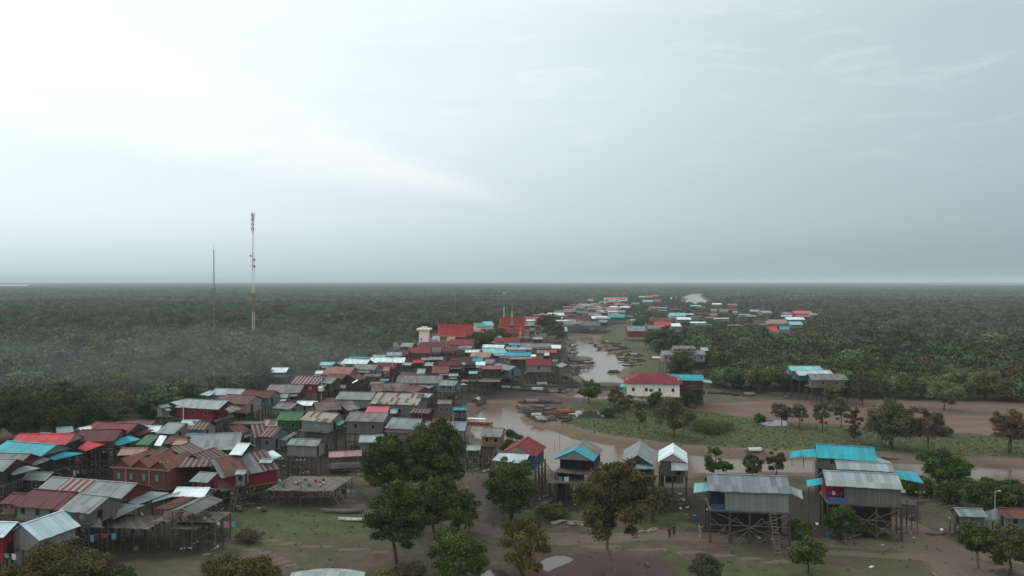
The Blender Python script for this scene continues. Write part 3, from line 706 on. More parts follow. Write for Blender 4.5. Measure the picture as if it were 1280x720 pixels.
house(184,543.5, 200,544, 556, 562, 'r_green', 'w_greywood', 'small green roofed shed with one white sheet', zr=7.6, back=1.6, pitch=.3,
      sheets=[('r_white',(200,544,7.62),(208.5,545,7.62),(201,557.5,6.6),(192.5,556.5,6.6))])
house(210,528, 233,529, 542, 551, 'r_grey', 'w_greywood', 'small grey sloping roofed shack below the crimson house', zr=7.6, back=1.4, pitch=.35)
# --- crimson house and its row
house(231,498.5, 285,501, 510.5, 524, 'r_pale', 'w_crimson', 'long crimson walled house with pale ribbed tin roof', zr=8.2, back=3.4, win=3, frame='w_pinkgrey', wallx=(.0,.82), pane='opening',
      sheets=[('r_pale',(213,503,7.4),(229,499,8.1),(235,509.5,6.7),(229,509,6.7)), ('r_greystripe',(281,511,6.7),(291,507,7.1),(304,510,6.7),(288,516,6.2))])
house(198,507, 210,505, None, None, 'r_grey', 'w_grey', 'small upright grey tin hut left of the crimson house', zr=7.4, run=1.3, back=1.3)
house(269,485.5, 307,486.5, 494, 501, 'r_pale', 'w_grey', 'pale tin roofed house directly behind the crimson house', zr=8.8, back=3.4,
      sheets=[('r_pale',(249,493,7.6),(263,488,8.2),(270,489,8.2),(262,495,7.5))])
house(284,492.5, 321,494.5, 504.5, 515, 'r_rustred', 'w_pinkgrey', 'rust striped roofed house with pale wall right of the crimson house', zr=8.4, back=3., win=2)
house(307,487, 345,488.5, 497, 506, 'r_maroon', 'w_bluegrey', 'dark red roofed house with blue grey end wall behind the rust striped one', zr=8.8, back=3.)
house(338,480.5, 381,481, 491, 499, 'r_greybrown', 'w_maroon', 'grey brown patchwork roofed house right of the dark red roof', zr=8.8, back=3.)
house(352,492, 361,492, 496, 505, 'r_pale', 'w_bluegrey', 'tiny turret-like hut in front of the grey brown patchwork roof', zr=8.8, pitch=.7)
house(350,502, 372,504, 511, 516, 'r_greydark', 'w_bluegrey', 'dark low roof behind the bright green house', zr=6.8)
house(340,459.5, 361,459.5, 465.5, 471, 'r_white', 'w_grey', 'white roofed open shelter standing on a deck by the forest edge', zr=8.0, open_=True, back=1.8, porch=1)
house(370,470, 405,471, 480, 491, 'r_striped', 'w_crimson', 'red walled house with boldly red and white striped roof', zr=8.8, back=3.6)
house(405,471, 422,472, 479, 487, 'r_greybrown', 'w_wood', 'grey annex joined to the right of the striped roof', zr=8.6, back=2.5)
house(401,452.5, 419,452.5, 456.5, None, 'r_cyanpale', 'w_dark', 'leftmost small pale roof against the dark forest edge', zr=8)
house(421,453.5, 427,452, 457, None, 'r_pale', 'w_dark', 'tiny pale roof right of the leftmost forest edge roof', zr=8)
house(395,463.5, 408,463.5, 467, None, 'r_white', 'w_dark', 'tiny white tin roof behind the striped roof', zr=7.6)
house(410,458, 444,459, 469, 474, 'r_dustypink', 'w_greywood', 'dusty pink and grey roofed house above the striped roof', zr=9, back=3.)
house(412,467, 434,468, 474, 481, 'r_rustred', 'w_maroon', 'low rusty red roof in front of the dusty pink roof', zr=7.6, back=2)
house(437,470, 448,467, 474, 480, 'r_rustred', 'w_dark', 'red awning hut with a white edge right of the dusty pink roof', zr=7.2, sheets=[('r_white',(440,478,5.6),(447,474,6.2),(447,476,6.),(441,479,5.5))])
house(431,448.5, 463,449.5, 455, 460, 'r_white', 'w_dark', 'white tin roofed house, left one of the bright pair at the forest edge', zr=9)
house(463,447, 507,447, 453.5, 460, 'r_white', 'w_wood', 'longest and whitest tin roof, right one of the bright pair', zr=9)
house(436,446, 462,446, 448, None, 'r_teal', 'w_dark', 'thin greenish roof behind the left bright white roof', zr=9)
house(445,455, 473,456, 462, 471, 'r_greybrown', 'w_bluegrey', 'plain grey roofed house below the bright white pair', zr=8.8)
house(472,453, 497,453.5, 461, 468, 'r_maroon', 'w_maroon', 'dark maroon roof just under the longest white roof', zr=8.2)
house(480,458.5, 488,458.5, 464, 470, 'r_dustypink', 'w_pinkgrey', 'small dusty pink hut by the lamp pole', zr=7.2)
house(505,453, 516,453.5, 456.5, 462, 'r_pale', 'w_dark', 'small pale awning hut at the end of the longest white roof', zr=8)
house(466,443.5, 483,443.5, 446.5, None, 'r_pale', 'w_grey', 'pale grey roof behind the longest white roof, left', zr=9)
house(483,440.5, 502,440, 444.5, None, 'r_pale', 'w_pinkgrey', 'pale pinkish grey roof behind the longest white roof, right', zr=9)
house(511,434, 539,434, 441.5, 448, 'r_crimson', 'w_maroon', 'rosy roofed maroon house below the water tower', zr=9.4)
house(500,437, 512,437, 443, None, 'r_maroon', 'w_maroon', 'dark red annex left of the rosy roofed house', zr=9)
house(504,428, 518,429, 433.5, 438, 'r_grey', 'w_dark', 'grey gabled roof left of the water tower foot', zr=9.2)
house(488,429.5, 500,426.5, 434, None, 'r_greydark', 'w_green', 'grey green hut half sunk in the trees left of the water tower', zr=8)
house(516,450, 530,450, 453.5, 460, 'r_red', 'w_dark', 'small red canopy hut below the rosy roof', zr=7.8)
house(475.5,473.5, 486.5,473.5, 476, 480, 'r_teal', 'w_bluegrey', 'tiny turquoise box hut in a gap between brown roofs', zr=6, stilts=False)
# --- brown tiled gables and grey long roofs in the middle
house(463,480, 487,479, 489, 495, 'r_brown', 'w_wood', 'weathered brown roof, left one of the brown gable row', zr=8.2)
house(488,478, 513,479, 489, 495, 'r_brown', 'w_wood', 'weathered brown roof, right one of the brown gable row', zr=8.2)
house(514,481, 531,484, 490, 496, 'r_rustred', 'w_wood', 'rust red roof at the right end of the brown gables', zr=8)
house(498,469, 554,469.5, 479, 487, 'r_greybrown', 'w_grey', 'very long dull grey roof behind the brown gables', zr=9, back=4,
      sheets=[('r_greybrown',(520,478,7.0),(551,478,7.0),(536,486,5.8),(525,484,6.0))])
house(425,489.5, 470,490.5, 499.5, 509, 'r_grey', 'w_grey', 'long smooth grey roofed house, left of the patched roof', zr=8.8, back=4)
house(472,490.5, 530,492.5, 505.5, 521, 'r_patched', 'w_bluegrey', 'large house with grey roof patched in rust and long balcony', zr=9, back=4, win=4, porch=1.2, rail=True,
      sheets=[('r_pale',(519,491,9.1),(541,492,8.8),(536,497,8.2),(520,496,8.2))])
house(392,503, 424,501, 513, 521, 'r_brown', 'w_maroon', 'dark weathered brown roof behind the rust streaked one', zr=8.2, back=3)
house(424,502, 440,500.5, 511, None, 'r_brown', 'w_maroon', 'smaller brown roof joined to the right of the dark weathered one', zr=8)
house(427,507, 443,504.5, 512, 518, 'r_greybrown', 'w_maroon', 'little grey brown gable in front of the long smooth grey roof', zr=7.4)
house(351.5,514.5, 380.5,515, 525.5, 539, 'r_green', 'w_green', 'bright green house with green roof and green walls', zr=8.4, back=2.2)
house(386,514, 424,517, 526.5, 538, 'r_patched', 'w_grey', 'two storey pale house with rust streaked roof right of the green house', zr=9.2, back=3, lowwall=('w_grey',.0,.85,2.6), porch=.8, win=0,
      sheets=[('r_cyanpale',(416,527.5,7.2),(425,524,7.6),(432,527,7.2),(424,532,6.6))])
house(460,508, 487.5,508.5, 517, None, 'r_pink', 'w_wood', 'bright pink roofed house behind the two storey grey one', zr=8.6, back=2.)
house(438,514.5, 486,516, 527, 541, 'r_greybrown', 'w_greywood', 'two storey weathered grey house with pale lower tin wall', zr=9.4, back=3.4, win=2, lowwall=('w_pinkgrey',.0,.48,2.2))
house(490,522, 528,524, 536, 548, 'r_grey', 'w_pinkgrey', 'grey roofed house partly hidden by the tall round tree', zr=8.6, back=3)
house(560,527, 584,527.5, 538, 549, 'r_grey', 'w_grey', 'grey roofed house right of the tall round tree', zr=8.4, back=3)
house(604,534, 630,535, 546, 557, 'r_greybrown', 'w_thatch', 'straw coloured house with grey roof beside the river', zr=8.2, back=2.4, lowwall=('w_thatch',.0,.6,2.2))
house(583,557, 601,557, 563, 570, 'r_pale', 'w_wood', 'low tin shack below the straw coloured house', zr=4.8)
house(547,500, 565,500, 505, 520, 'r_greybrown', 'w_greywood', 'narrow dark grey hut behind the top of the tall round tree', zr=8)
house(566,509, 584,509, 512.5, 527, 'r_teal', 'w_darkgreen', 'green roofed green hut by the mud flat', zr=7.6)
# --- red striped gables in front of the green house
house(240,543, 303,540.5, 563, 575, 'r_grey', 'w_dark', 'big plain grey roof behind the terracotta hall', zr=8.6, back=4, gablewall='w_dark')
house(285,534, 302,530, 541, None, 'r_rustred', 'w_wood', 'rust striped gable peeping over the big plain grey roof', zr=7.8, back=3)
house(313,531, 331,529.5, 546, 560, 'r_stripedark', 'w_bluegrey', 'rust striped gable, left one of the pair in front of the green house', zr=8, back=3.5)
house(335,533, 352,534, 546, 562, 'r_stripedark', 'w_bluegrey', 'rust striped gable, right one of the pair in front of the green house', zr=8, back=3.5,
      sheets=[('r_greydark',(351,549,6.2),(366,540,6.6),(372,541,6.4),(356,551,5.8))])
house(364,548, 402,549.5, 557, 570, 'r_grey', 'w_grey', 'grey tin walled house on bare stilts above the dark mud', zr=7.8, back=2.6, wallx=(.0,.93))
house(411,565, 452,563, 571, None, 'r_beige', 'w_dark', 'long low open shed with faded rusty roof behind the round trees', zr=4.0, open_=True, pitch=.25)
# --- rusty roofs behind the terracotta hall
house(186,568, 206,559, None, None, 'r_stripedark', 'w_dark', 'rusty striped roof behind the left gable of the terracotta hall', zr=7.4, run=3, back=2.5)
house(212,561, 238,552.5, None, None, 'r_greystripe', 'w_dark', 'grey and brown striped roof right behind the terracotta hall', zr=7.8, run=4.2, back=3)
house(241,568, 268,559, None, None, 'r_stripedark', 'w_dark', 'red and grey striped roof between the terracotta hall and the big plain grey roof', zr=7.6, run=3.4, back=2.6)
house(220,550, 236,550, 556, None, 'r_beige', 'w_dark', 'small pinkish roof near the foot of the white pole', zr=7, pitch=.3)
house(262,573, 333,563, 592, None, 'r_greydark', 'w_crimson', 'long house with patched grey and rust roof and crimson wall', zr=7.6, back=1.5, pitch=.36, wallx=(.25,.97), patch=[('r_rustred', .08, .5), ('r_stripedark', .72, .95)],
      sheets=[('r_white',(322,569,7.0),(341,562.5,7.2),(352.5,570,6.2),(338,575,5.9)), ('r_silver',(312,578,6.2),(340,572,6.3),(346,574,5.9),(296,590,5.3))])
house(297,554, 313,554.5, 568.5, None, 'r_white', 'w_darkgreen', 'small white gable with dark green end standing over the patched grey roof', zr=9.2, back=2.4, stilts=False)
house(249,590, 272,591.5, 602.5, 616, 'r_grey', 'w_crimson', 'small crimson hut with flat grey roof in front of the patched roof', zr=7.0, back=1.2, pitch=.32, porch=.5, rail=True)
house(296,588, 309,588, 592, 606, 'r_pale', 'w_grey', 'pale tin walled hut between two crimson walls', zr=6.2, pitch=.3)
house(326,574, 342,574, 578, 597, 'r_pale', 'w_grey', 'pale tin walled hut at the right end of the patched roof', zr=6.8, pitch=.3)
# --- middle quarter towards the temple
house(618,422, 650,422, 427.5, None, 'r_crimson', 'w_bluegrey', 'long dark red roof just below the temple', zr=9.4)
house(604,430.5, 631,431, 434.5, None, 'r_white', 'w_cyan' if 'w_cyan' in MATS else 'w_bluegrey', 'white roof in front of the long dark red one', zr=9)
house(636,428.5, 649,428.5, 431.5, None, 'r_turq', 'w_bluegrey', 'small turquoise roof wedged under the long dark red roof', zr=8.6)
house(602,436, 630,435, 442, None, 'r_cyanpale', 'w_bluegrey', 'pale cyan roof below the white one', zr=9)
house(590,440, 615,440.5, 446.5, None, 'r_beige', 'w_wood', 'faded salmon roof left of the pale cyan roof', zr=8.6)
house(651,429, 691,429.5, 434, None, 'r_greybrown', 'w_pinkgrey', 'long mauve grey roof right of the small turquoise roof', zr=9)
house(633,434, 665,434, 437, 441, 'r_pale', 'w_pinkgrey', 'pale roofed house with faded pink wall and many doors', zr=8.8, win=3)
house(631,440.5, 664,440.5, 445, None, 'r_turq', 'w_wood', 'long bright turquoise roof above the green walled house', zr=8.6)
house(637,446, 665,446, 449, 458, 'r_beige', 'w_darkgreen', 'beige roofed dark green walled house', zr=8.6)
house(561,448, 574,447, 459, None, 'r_rustred', 'w_wood', 'rusty roof with broken stripes left of the big maroon roof', zr=8.4)
house(575,446, 598,446, 458.5, 464, 'r_maroon', 'w_darkgreen', 'big maroon roof in the middle of the river front', zr=9)
house(591,447, 604,447, 451.5, None, 'r_turq', 'w_bluegrey', 'turquoise upper roof perched on the big maroon roof', zr=9.2)
house(595,452, 607,452, 456.5, None, 'r_white', 'w_bluegrey', 'little white roof below the turquoise upper roof', zr=8.4)
house(608,448.5, 619,449, 454.5, 458, 'r_greybrown', 'w_pinkgrey', 'small grey roof right of the turquoise upper roof', zr=8.6)
house(603,457, 628,457, 461.5, 473, 'r_dustypink', 'w_dark', 'open two storey river front house with pink roof', zr=8.6, porch=2, rail=True)
house(622,454, 645,458, 461, 468, 'r_grey', 'w_bluegrey', 'grey roof slanting down to the right of the pink roofed front', zr=8)
house(657,448.5, 689,448.5, 457, 465, 'r_crimson', 'w_grey', 'crimson roofed grey walled house standing out over the river bank', zr=9.2, win=1)
house(689,431, 701,431, 435.5, 444, 'r_white', 'w_green', 'white roofed green walled house at the river corner', zr=8.8)
house(686,437, 696,437, 441, 447, 'r_red', 'w_crimson', 'small crimson hut left of the green walled house', zr=8.2)
house(671,437.5, 681,437.5, 441.5, 446, 'r_greybrown', 'w_greywood', 'small grey gable left of the small crimson hut', zr=8)
house(690,449, 697,449, 452, 458, 'r_greybrown', 'w_greywood', 'tiny grey shed right of the crimson roofed grey house', zr=7.6)
house(702,453, 709,456, 458, 465, 'r_grey', 'w_greywood', 'outermost grey hut above the boats at the river bend', zr=7.6)
house(541,458, 562,458, 466.5, None, 'r_tile', 'w_wood', 'faded orange brown roof left of the white awning', zr=8.2)
house(522,461, 532,461, 467, None, 'r_pale', 'w_wood', 'small pale roof joined to the faded orange brown one', zr=8)
house(545,451.5, 574,450, 457.5, None, 'r_maroon', 'w_wood', 'deep maroon roof behind the faded orange brown one', zr=8.8)
house(561,467, 573,467, 470, None, 'r_pale', 'w_wood', 'small pale tin roof below the big maroon roof', zr=8)
house(553,475, 573,476, 482, 489, 'r_grey', 'w_bluegrey', 'two storey blue grey house with verandah above the dark mud', zr=8.6, win=2, porch=1, rail=True, sheets=[('r_white',(572,479,6.9),(580,479,6.9),(584,481,6.4),(574,481,6.4))])
house(586,464, 597,464, 467, 474, 'r_cyanpale', 'w_darkgreen', 'pale green tin hut below the maroon roof, beside the pink roofed front', zr=8)
# --- temple quarter
house(525,427.5, 561,427, 433.5, None, 'r_maroon', 'w_maroon', 'long dark red roof at the foot of the water tower', zr=9)
house(541,420, 550,420, 424.5, 427, 'r_pale', 'w_plaster', 'little whitish gable right of the water tower', zr=10)
house(559,421, 569,421, 426, 429, 'r_beige', 'w_plaster', 'little salmon gable in front of the red temple hall', zr=9.6)
house(562,424, 593,424, 431, 436, 'r_crimson', 'w_grey', 'dark red roof in front of the red temple hall, right of the salmon gable', zr=9)
house(540,434, 552,434, 440, None, 'r_stripedark', 'w_maroon', 'red and grey striped roof near the lamp pole in the middle', zr=8.6)
house(552,433, 572,433, 439, None, 'r_maroon', 'w_maroon', 'maroon roof behind the tall pole in the middle', zr=8.8)
house(575,432, 590,432, 435.5, None, 'r_greybrown', 'w_bluegrey', 'grey hut under the dark tree in the middle of the village', zr=8)
house(592,404.5, 606,403, 408.5, None, 'r_teal', 'w_white', 'pale green roof behind the red temple hall', zr=10)
house(603,402, 615,401.5, 407.5, None, 'r_cyanpale', 'w_white', 'pale cyan roof between the temple hall and the temple', zr=10)
house(591,410, 614,410.5, 415.5, None, 'r_beige', 'w_pinkgrey', 'faded pink roof right beside the red temple hall', zr=9.4)
house(657,396, 673,396, 402, None, 'r_dustypink', 'w_bluegrey', 'dusty pink roof at the right of the temple', zr=9)
house(660,403, 668,403, 407, None, 'r_teal', 'w_dark', 'small teal hut at the right of the temple', zr=8)
house(662,410, 668,410, 413, None, 'r_greybrown', 'w_dark', 'small grey hut below the teal one by the temple', zr=8)
# --- left bank, far
FL = 'houses crowded on the far left bank'
far_left = [
 (680,391,705,391,395,'r_white','w_grey','white roof, leftmost of the far left bank houses'),
 (693,388.5,714,387.5,390.5,'r_greybrown','w_greywood','mauve grey roof behind the leftmost white roof of the far bank'),
 (704,396,732,396,400,'r_maroon','w_maroon','long dull maroon roof of the far left bank'),
 (700,401,728,401,405,'r_greybrown','w_bluegrey','mauve grey roof below the long dull maroon roof'),
 (727,402,751,402.5,407,'r_bluish' if 'r_bluish' in MATS else 'r_greydark','w_bluegrey','blue grey verandah house right above the river head'),
 (697,408.5,709,408.5,413,'r_cyanpale','w_blue','blue hut at the left of the river head'),
 (704,386,719,385.5,388,'r_dustypink','w_wood','dusty pink roof of the far row climbing to the right'),
 (716,383.5,729,382.5,385.5,'r_greybrown','w_wood','grey roof of the far row, left of the pale one'),
 (727,380.5,740,380,382.5,'r_pale','w_greywood','pale grey roof of the far row'),
 (738,379,750,378.5,381,'r_greybrown','w_greywood','grey roof of the far row, next to the pale green one'),
 (749,377,760,377,379.5,'r_cyanpale','w_greywood','pale green roof near the long pink roofed hall'),
 (720,389,734,388.5,391.5,'r_greydark','w_dark','dark grey roof in the middle of the far left bank'),
 (735,391.5,748,391.5,394,'r_dustypink','w_maroon','dusty maroon roof left of the far white roof'),
 (739,395,759,395,398.5,'r_white','w_maroon','white roof left of the teal green one'),
 (760,392.5,782,393,397.5,'r_teal','w_blue','teal green roof at the right end of the far left bank'),
 (755,388,772,388.5,391,'r_rustred','w_wood','rust red roof behind the teal green one'),
 (757,384,776,384,386.5,'r_beige','w_wood','beige roof behind the rust red one'),
 (768,380,784,380,382.5,'r_dustypink','w_grey','rosy roof just below the long pink roofed hall'),
 (772,387.5,784,388.5,390.5,'r_grey','w_bluegrey','blue grey roof at the far bend'),
 (738,385,752,385,387.5,'r_greybrown','w_wood','brownish grey roof behind the dusty maroon one'),
 (748,399.5,760,400,403,'r_grey','w_dark','grey hut below the far white roof'),
]
for (a, b_, c_, d_, e_, rm_, wm_, lb) in far_left: house(a, b_, c_, d_, e_, None, rm_, wm_, lb, zr=8.6, group=FL)
house(755,371.5, 784,371.5, 374, 377, 'r_pink', 'w_plaster', 'long pink roofed hall with whitish wall at the far end of the village', zr=10, group=FL, win=5)
# --- right bank, far
house(783,408, 806,408, 414, 421, 'r_grey', 'w_crimson', 'crimson walled house with grey roof on the right bank', zr=9.4, win=3, frame='w_pinkgrey')
house(811,397, 841,397, 402.5, None, 'r_rustred', 'w_maroon', 'wide red roof above the bright red one on the right bank', zr=9)
house(816,402, 838,402, 407, None, 'r_red', 'w_maroon', 'bright red roof on the right bank beside the white box roof', zr=8.6)
house(838,404, 850,404, 408, None, 'r_white', 'w_bluegrey', 'square white roof right of the bright red one', zr=8.6)
house(836,391, 856,391, 396, None, 'r_cyanpale', 'w_white', 'pale roof, upper one of the white cluster on the right bank', zr=9)
house(845,396.5, 863,396.5, 399.5, None, 'r_white', 'w_bluegrey', 'white roof, lower one of the white cluster on the right bank', zr=8.6)
house(808,407, 831,407, 411, None, 'r_greybrown', 'w_wood', 'grey roof below the bright red roof on the right bank', zr=8)
house(817,412, 829,412, 415.5, None, 'r_cyanpale', 'w_blue', 'small blue roof half behind the round green tree', zr=7.6)
house(870,389.5, 888,390, 397, None, 'r_maroon', 'w_crimson', 'crimson house standing alone beyond the white cluster', zr=9)
house(886,391.5, 898,392, 394.5, None, 'r_dustypink', 'w_grey', 'rosy roof joined to the right of the lone crimson house', zr=8)
FR = 'small far roofs on the right bank'
for (a, b_, c_, d_, e_, rm_, lb) in [
 (798,370,806,370,373,'r_pale','pale end roof of the farthest pink row'), (806,369.5,816,369.5,372.5,'r_pink','pink roof of the farthest row beside the pale end roof'),
 (815,368.5,824,368.5,370,'r_dustypink','thin rosy roof at the right of the farthest pink row'), (803,375,816,375,378,'r_cyanpale','pale teal roof below the farthest pink row'),
 (816,374,828,374.5,378,'r_dustypink','dull pink roof right of the pale teal one'), (811,383,824,383,385.5,'r_dustypink','dull rosy roof alone among the trees beyond the tarpaulin'),
 (789,378,799,378,380,'r_greybrown','brown grey roof right of the long pink roofed hall'), (836,371.5,842,372,374.5,'r_white','tiny white roof beside a red one left of the far river bend'),
 (842,370.5,849,371,374,'r_red','tiny red roof left of the far river bend'), (849,374,857,374.5,376,'r_greybrown','tiny grey roof left of the far river bend'),
 (890,379,902,379,380.5,'r_white','thin white roof right of the far river bend'), (905,379,926,380,381.5,'r_dustypink','thin rosy roof right of the thin white one'),
 (898,386,912,386.5,389.5,'r_greybrown','grey green roof behind the lone crimson house'), (912,388,926,389,391,'r_grey','grey roof right of the grey green one beyond the lone crimson house'),
 (889,385,896,387,389,'r_greybrown','little grey roof directly behind the lone crimson house'), (953,389,959,388,391,'r_pale','tiny pale roof left of the crimson roofed cluster'),
 (940,386,946,388,389.5,'r_pale','tiny pale roof tilted among bare ground')]:
    house(a, b_, c_, d_, e_, None, rm_, 'w_grey', lb, zr=8.5, group=FR)
house(990,388.5, 1013,388.5, 393, None, 'r_pink', 'w_crimson', 'crimson pink roof, farthest of the right hand cluster', zr=9)
house(993,393, 1014,393.5, 396, None, 'r_dustypink', 'w_crimson', 'rosy roof in front of the crimson pink one', zr=8.4)
house(977,390, 988,390, 393.5, None, 'r_greybrown', 'w_greywood', 'grey roof left of the crimson pink one', zr=8.4)
house(981,396.5, 1004,396.5, 399.5, None, 'r_white', 'w_bluegrey', 'long white roof in the right hand cluster', zr=8.6)
house(957,400.5, 983,400.5, 404.5, None, 'r_beige', 'w_pinkgrey', 'beige roof left of the pale blue one in the right hand cluster', zr=9)
house(985,402, 1001,402, 406, None, 'r_cyanpale', 'w_bluegrey', 'pale blue roof below the long white one', zr=8.4)
house(948,405.5, 972,406, 409, None, 'r_maroon', 'w_maroon', 'maroon roof right behind the nearest bright red one', zr=9)
house(944,408.5, 970,408.5, 414.5, None, 'r_red', 'w_white', 'bright red roof, nearest of the right hand cluster', zr=8.8)
house(973,408, 987,408.5, 412, None, 'r_teal', 'w_grey', 'grey green roof right of the nearest bright red one', zr=8.2)
house(1011,391.5, 1020,391.5, 393.5, None, 'r_pale', 'w_grey', 'small pale roof at the right end of the right hand cluster', zr=8)
# --- right bank, middle distance
house(785.5+17,466, 829,466.5, 479.5, 495.5, 'r_crimson', 'w_plaster', 'white plastered house with dark red hipped roof', zr=10.5, back=5, hip=True, endov=1.0, win=4, ov=.9, frame='w_white', porch=.3, name='plaster_house',
      sheets=[('r_cyanpale',(776,480,6.6),(806,479,6.9),(806,483,6.0),(775,484,5.9))])
house(834,467.5, 879,468.5, 475.5, 485, 'r_turq', 'w_maroon', 'maroon walled house with flat turquoise roof beside the white plastered one', zr=9.6, back=3.5, lowwall=('w_wood',.1,.95,.6), wallx=(.05,.98),
      sheets=[('r_pale',(879,474,8.4),(889,476,8.0),(890,479,7.6),(879,477,8.))])
house(840,432, 868,432, 436, 440, 'r_greybrown', 'w_pinkgrey', 'upper storey roof of the long school-like house on the right bank', zr=12, stilts=False)
house(826,438, 880,438, 443.5, 452, 'r_grey', 'w_pinkgrey', 'long pinkish grey school-like house with broad tin roof', zr=9.8, win=6, back=4, sheets=[('r_pale',(875,434,10.),(884,434,10.),(886,438,9.),(876,439,9.))])
house(985,457.5, 1025,457.5, 463.5, 468, 'r_cyanpale', 'w_bluegrey', 'turquoise roofed house, rearmost of three on the field edge', zr=10.2, back=3.5)
house(993,463, 1037,462.5, 469, 474, 'r_silver', 'w_blue', 'pale tin roofed house, middle one of three on the field edge', zr=9.6, back=3)
house(1009,467.5, 1055,467.5, 475, 484, 'r_greybrown', 'w_greywood', 'grey roofed weathered house, front one of three on the field edge', zr=9.4, back=3, wallx=(.12,.9))
# --- right foreground row along the near bank
house(646,557.5, 660,545.5, None, None, 'r_crimson', 'w_blue', 'blue walled house with dark red gabled roof by the river', zr=9.4, run=3.7, back=3.4, gablewall='w_pinkgrey', pitch=.5,
      sheets=[('r_silver',(624,566,8.15),(662,568,8.05),(656,580,7.1),(615,575,7.2))], brace=True)
house(717.5,563.5, 731,549, None, None, 'r_greybrown', 'w_dark', 'grey gabled house with turquoise front edge and bamboo platform', zr=9.6, run=3.5, back=3.7, gablewall='w_grey', pitch=.5, wallx=(.3,.97), brace=True, patch=[('r_turq', 0, .4)], patchb=[('r_turq', 0, .4)])
house(797,569, 800,551, None, None, 'r_grey', 'w_darkgreen', 'grey gabled house with dark green gable, left of the white gable', zr=9.6, run=2.7, back=2.9, pitch=.62, gablewall='w_darkgreen', wallx=(.1,.97),
      sheets=[('r_pale',(786,580,8.0),(817,580,8.0),(818,586,7.3),(786,586,7.3))])
house(841,567, 841,554, None, None, 'r_white', 'w_greywood', 'narrow white gabled house with grey front, right of the green gable', zr=9.4, run=2.6, back=2.6, pitch=.62, gablewall='w_pinkgrey', wallx=(.06,.97),
      sheets=[('r_pale',(839,577.5,7.85),(860,578,7.85),(860,588,7.0),(839,588,7.0))], lowwall=('w_grey',.3,.8,3.4))
h_big = house(883,592, 984,595.5, 615.5, 638.5, 'r_grey', 'w_grey', 'large plain grey tin house on tall crossed stilts', zr=9.8, back=3.6, wallx=(.21,.97), pitch=.55, brace=True, endov=.3,
      sheets=[('r_cyanpale',(868,604,7.7),(890,602.5,7.9),(887,613,7.2),(867,616,6.6)), ('r_pale',(983,606,7.9),(1002,613,7.4),(1004,624,6.6),(983,614,7.2))])
house(1019.5,555, 1093,559.5, 574.5, 586, 'r_turq', 'w_greywood', 'turquoise roofed house, rear one of the pair at the right', zr=9.8, back=3, pitch=.5,
      sheets=[('r_turq',(1002,562,8.8),(1020,561,8.9),(1020,571,8.2),(1003,571,8.2)), ('r_turq',(987,565,8.3),(1002,562.5,8.6),(1003,570,8.),(988,573,7.7)), ('r_pale',(1091,570,8.3),(1113,577,7.6),(1114,581,7.4),(1091,575,8.))])
house(1044,576, 1115,579.5, 588, None, 'r_pale', 'w_greywood', 'pale grey raised roof behind the broad weathered tin house', zr=10.0, back=2, stilts=False, pitch=.5)
house(1028,588, 1122,592.5, 609.5, 630, 'r_pale', 'w_greywood', 'broad weathered tin house with turquoise awnings at both ends', zr=9.6, back=3.4, wallx=(.26,.97), pitch=.5, brace=True,
      sheets=[('r_turq',(1008,600,7.9),(1028,597,8.1),(1028,605,7.6),(1009,608.5,7.4)), ('r_turq',(1113,587,8.6),(1144,590,8.2),(1155,604,7.1),(1123,598,7.8))])
house(1192,635, 1228,636, 646, 657, 'r_grey', 'w_greywood', 'low grey roofed wooden house at the lower right', zr=4.2, pitch=.4, back=2)
house(1247,635, 1300,636.5, 648.5, 660, 'r_rustred', 'w_bluegrey', 'low house with rust red roof cut by the right edge', zr=4.4, pitch=.45, back=2.2, win=2,
      sheets=[('r_grey',(1228,640,3.9),(1247,635,4.4),(1248,649,3.0),(1232,650,2.9))])

def porch_room(h, f0, f1, back_mat, rail_mat, goods):
    r = h['root']; he = h['L'] / 2; a0, a1 = -he + h['L'] * f0, -he + h['L'] * f1; zf = h['zf']; yb = -h['run'] + 1.9
    b = MB(); b.box(a0 + .05, a1 - .02, yb, h['br'] - .5, zf + .01, zf + 2.35); b.build('porch_wall', MATS[back_mat], r)
    b = MB(); b.box(a0 + .05, a1 - .05, -h['run'] + .42, -h['run'] + .5, zf + .02, zf + .75); b.build('porch_rail', MATS[rail_mat], r)
    for i, mt in enumerate(goods): b = MB(); x = a0 + .3 + i * .55; b.box(x, x + .42, yb - .45, yb - .05, zf + .9, zf + 1.2 + .2 * (i % 2)); b.build('shop_goods', MATS[mt], r)
def under_floor_shade(h):  # near-black boxes added beneath the floor to stand in for shade
    b = MB(); he = h['L'] / 2; b.box(-he + .6, he - .5, h['br'] - 1.0, h['br'] - .5, .2, h['zf'] - .35); b.box(-he * .5, he * .7, -.6, 1.2, h['zf'] - 1.6, h['zf'] - .5); b.build('under_floor_shade', MATS['w_dark'], h['root'])
_by = {h['label']: h for h in HOUSES}
porch_room(_by['large plain grey tin house on tall crossed stilts'], .03, .21, 'w_dark', 'w_blue', [])
porch_room(_by['broad weathered tin house with turquoise awnings at both ends'], .03, .26, 'w_crimson', 'barrelblue', ['barrelblue', 'litterwhite', 'clothred', 'barrelblue'])
for k in ('large plain grey tin house on tall crossed stilts', 'broad weathered tin house with turquoise awnings at both ends', 'turquoise roofed house, rear one of the pair at the right', 'grey gabled house with turquoise front edge and bamboo platform', 'narrow white gabled house with grey front, right of the green gable', 'grey gabled house with dark green gable, left of the white gable', 'blue walled house with dark red gabled roof by the river'): under_floor_shade(_by[k])
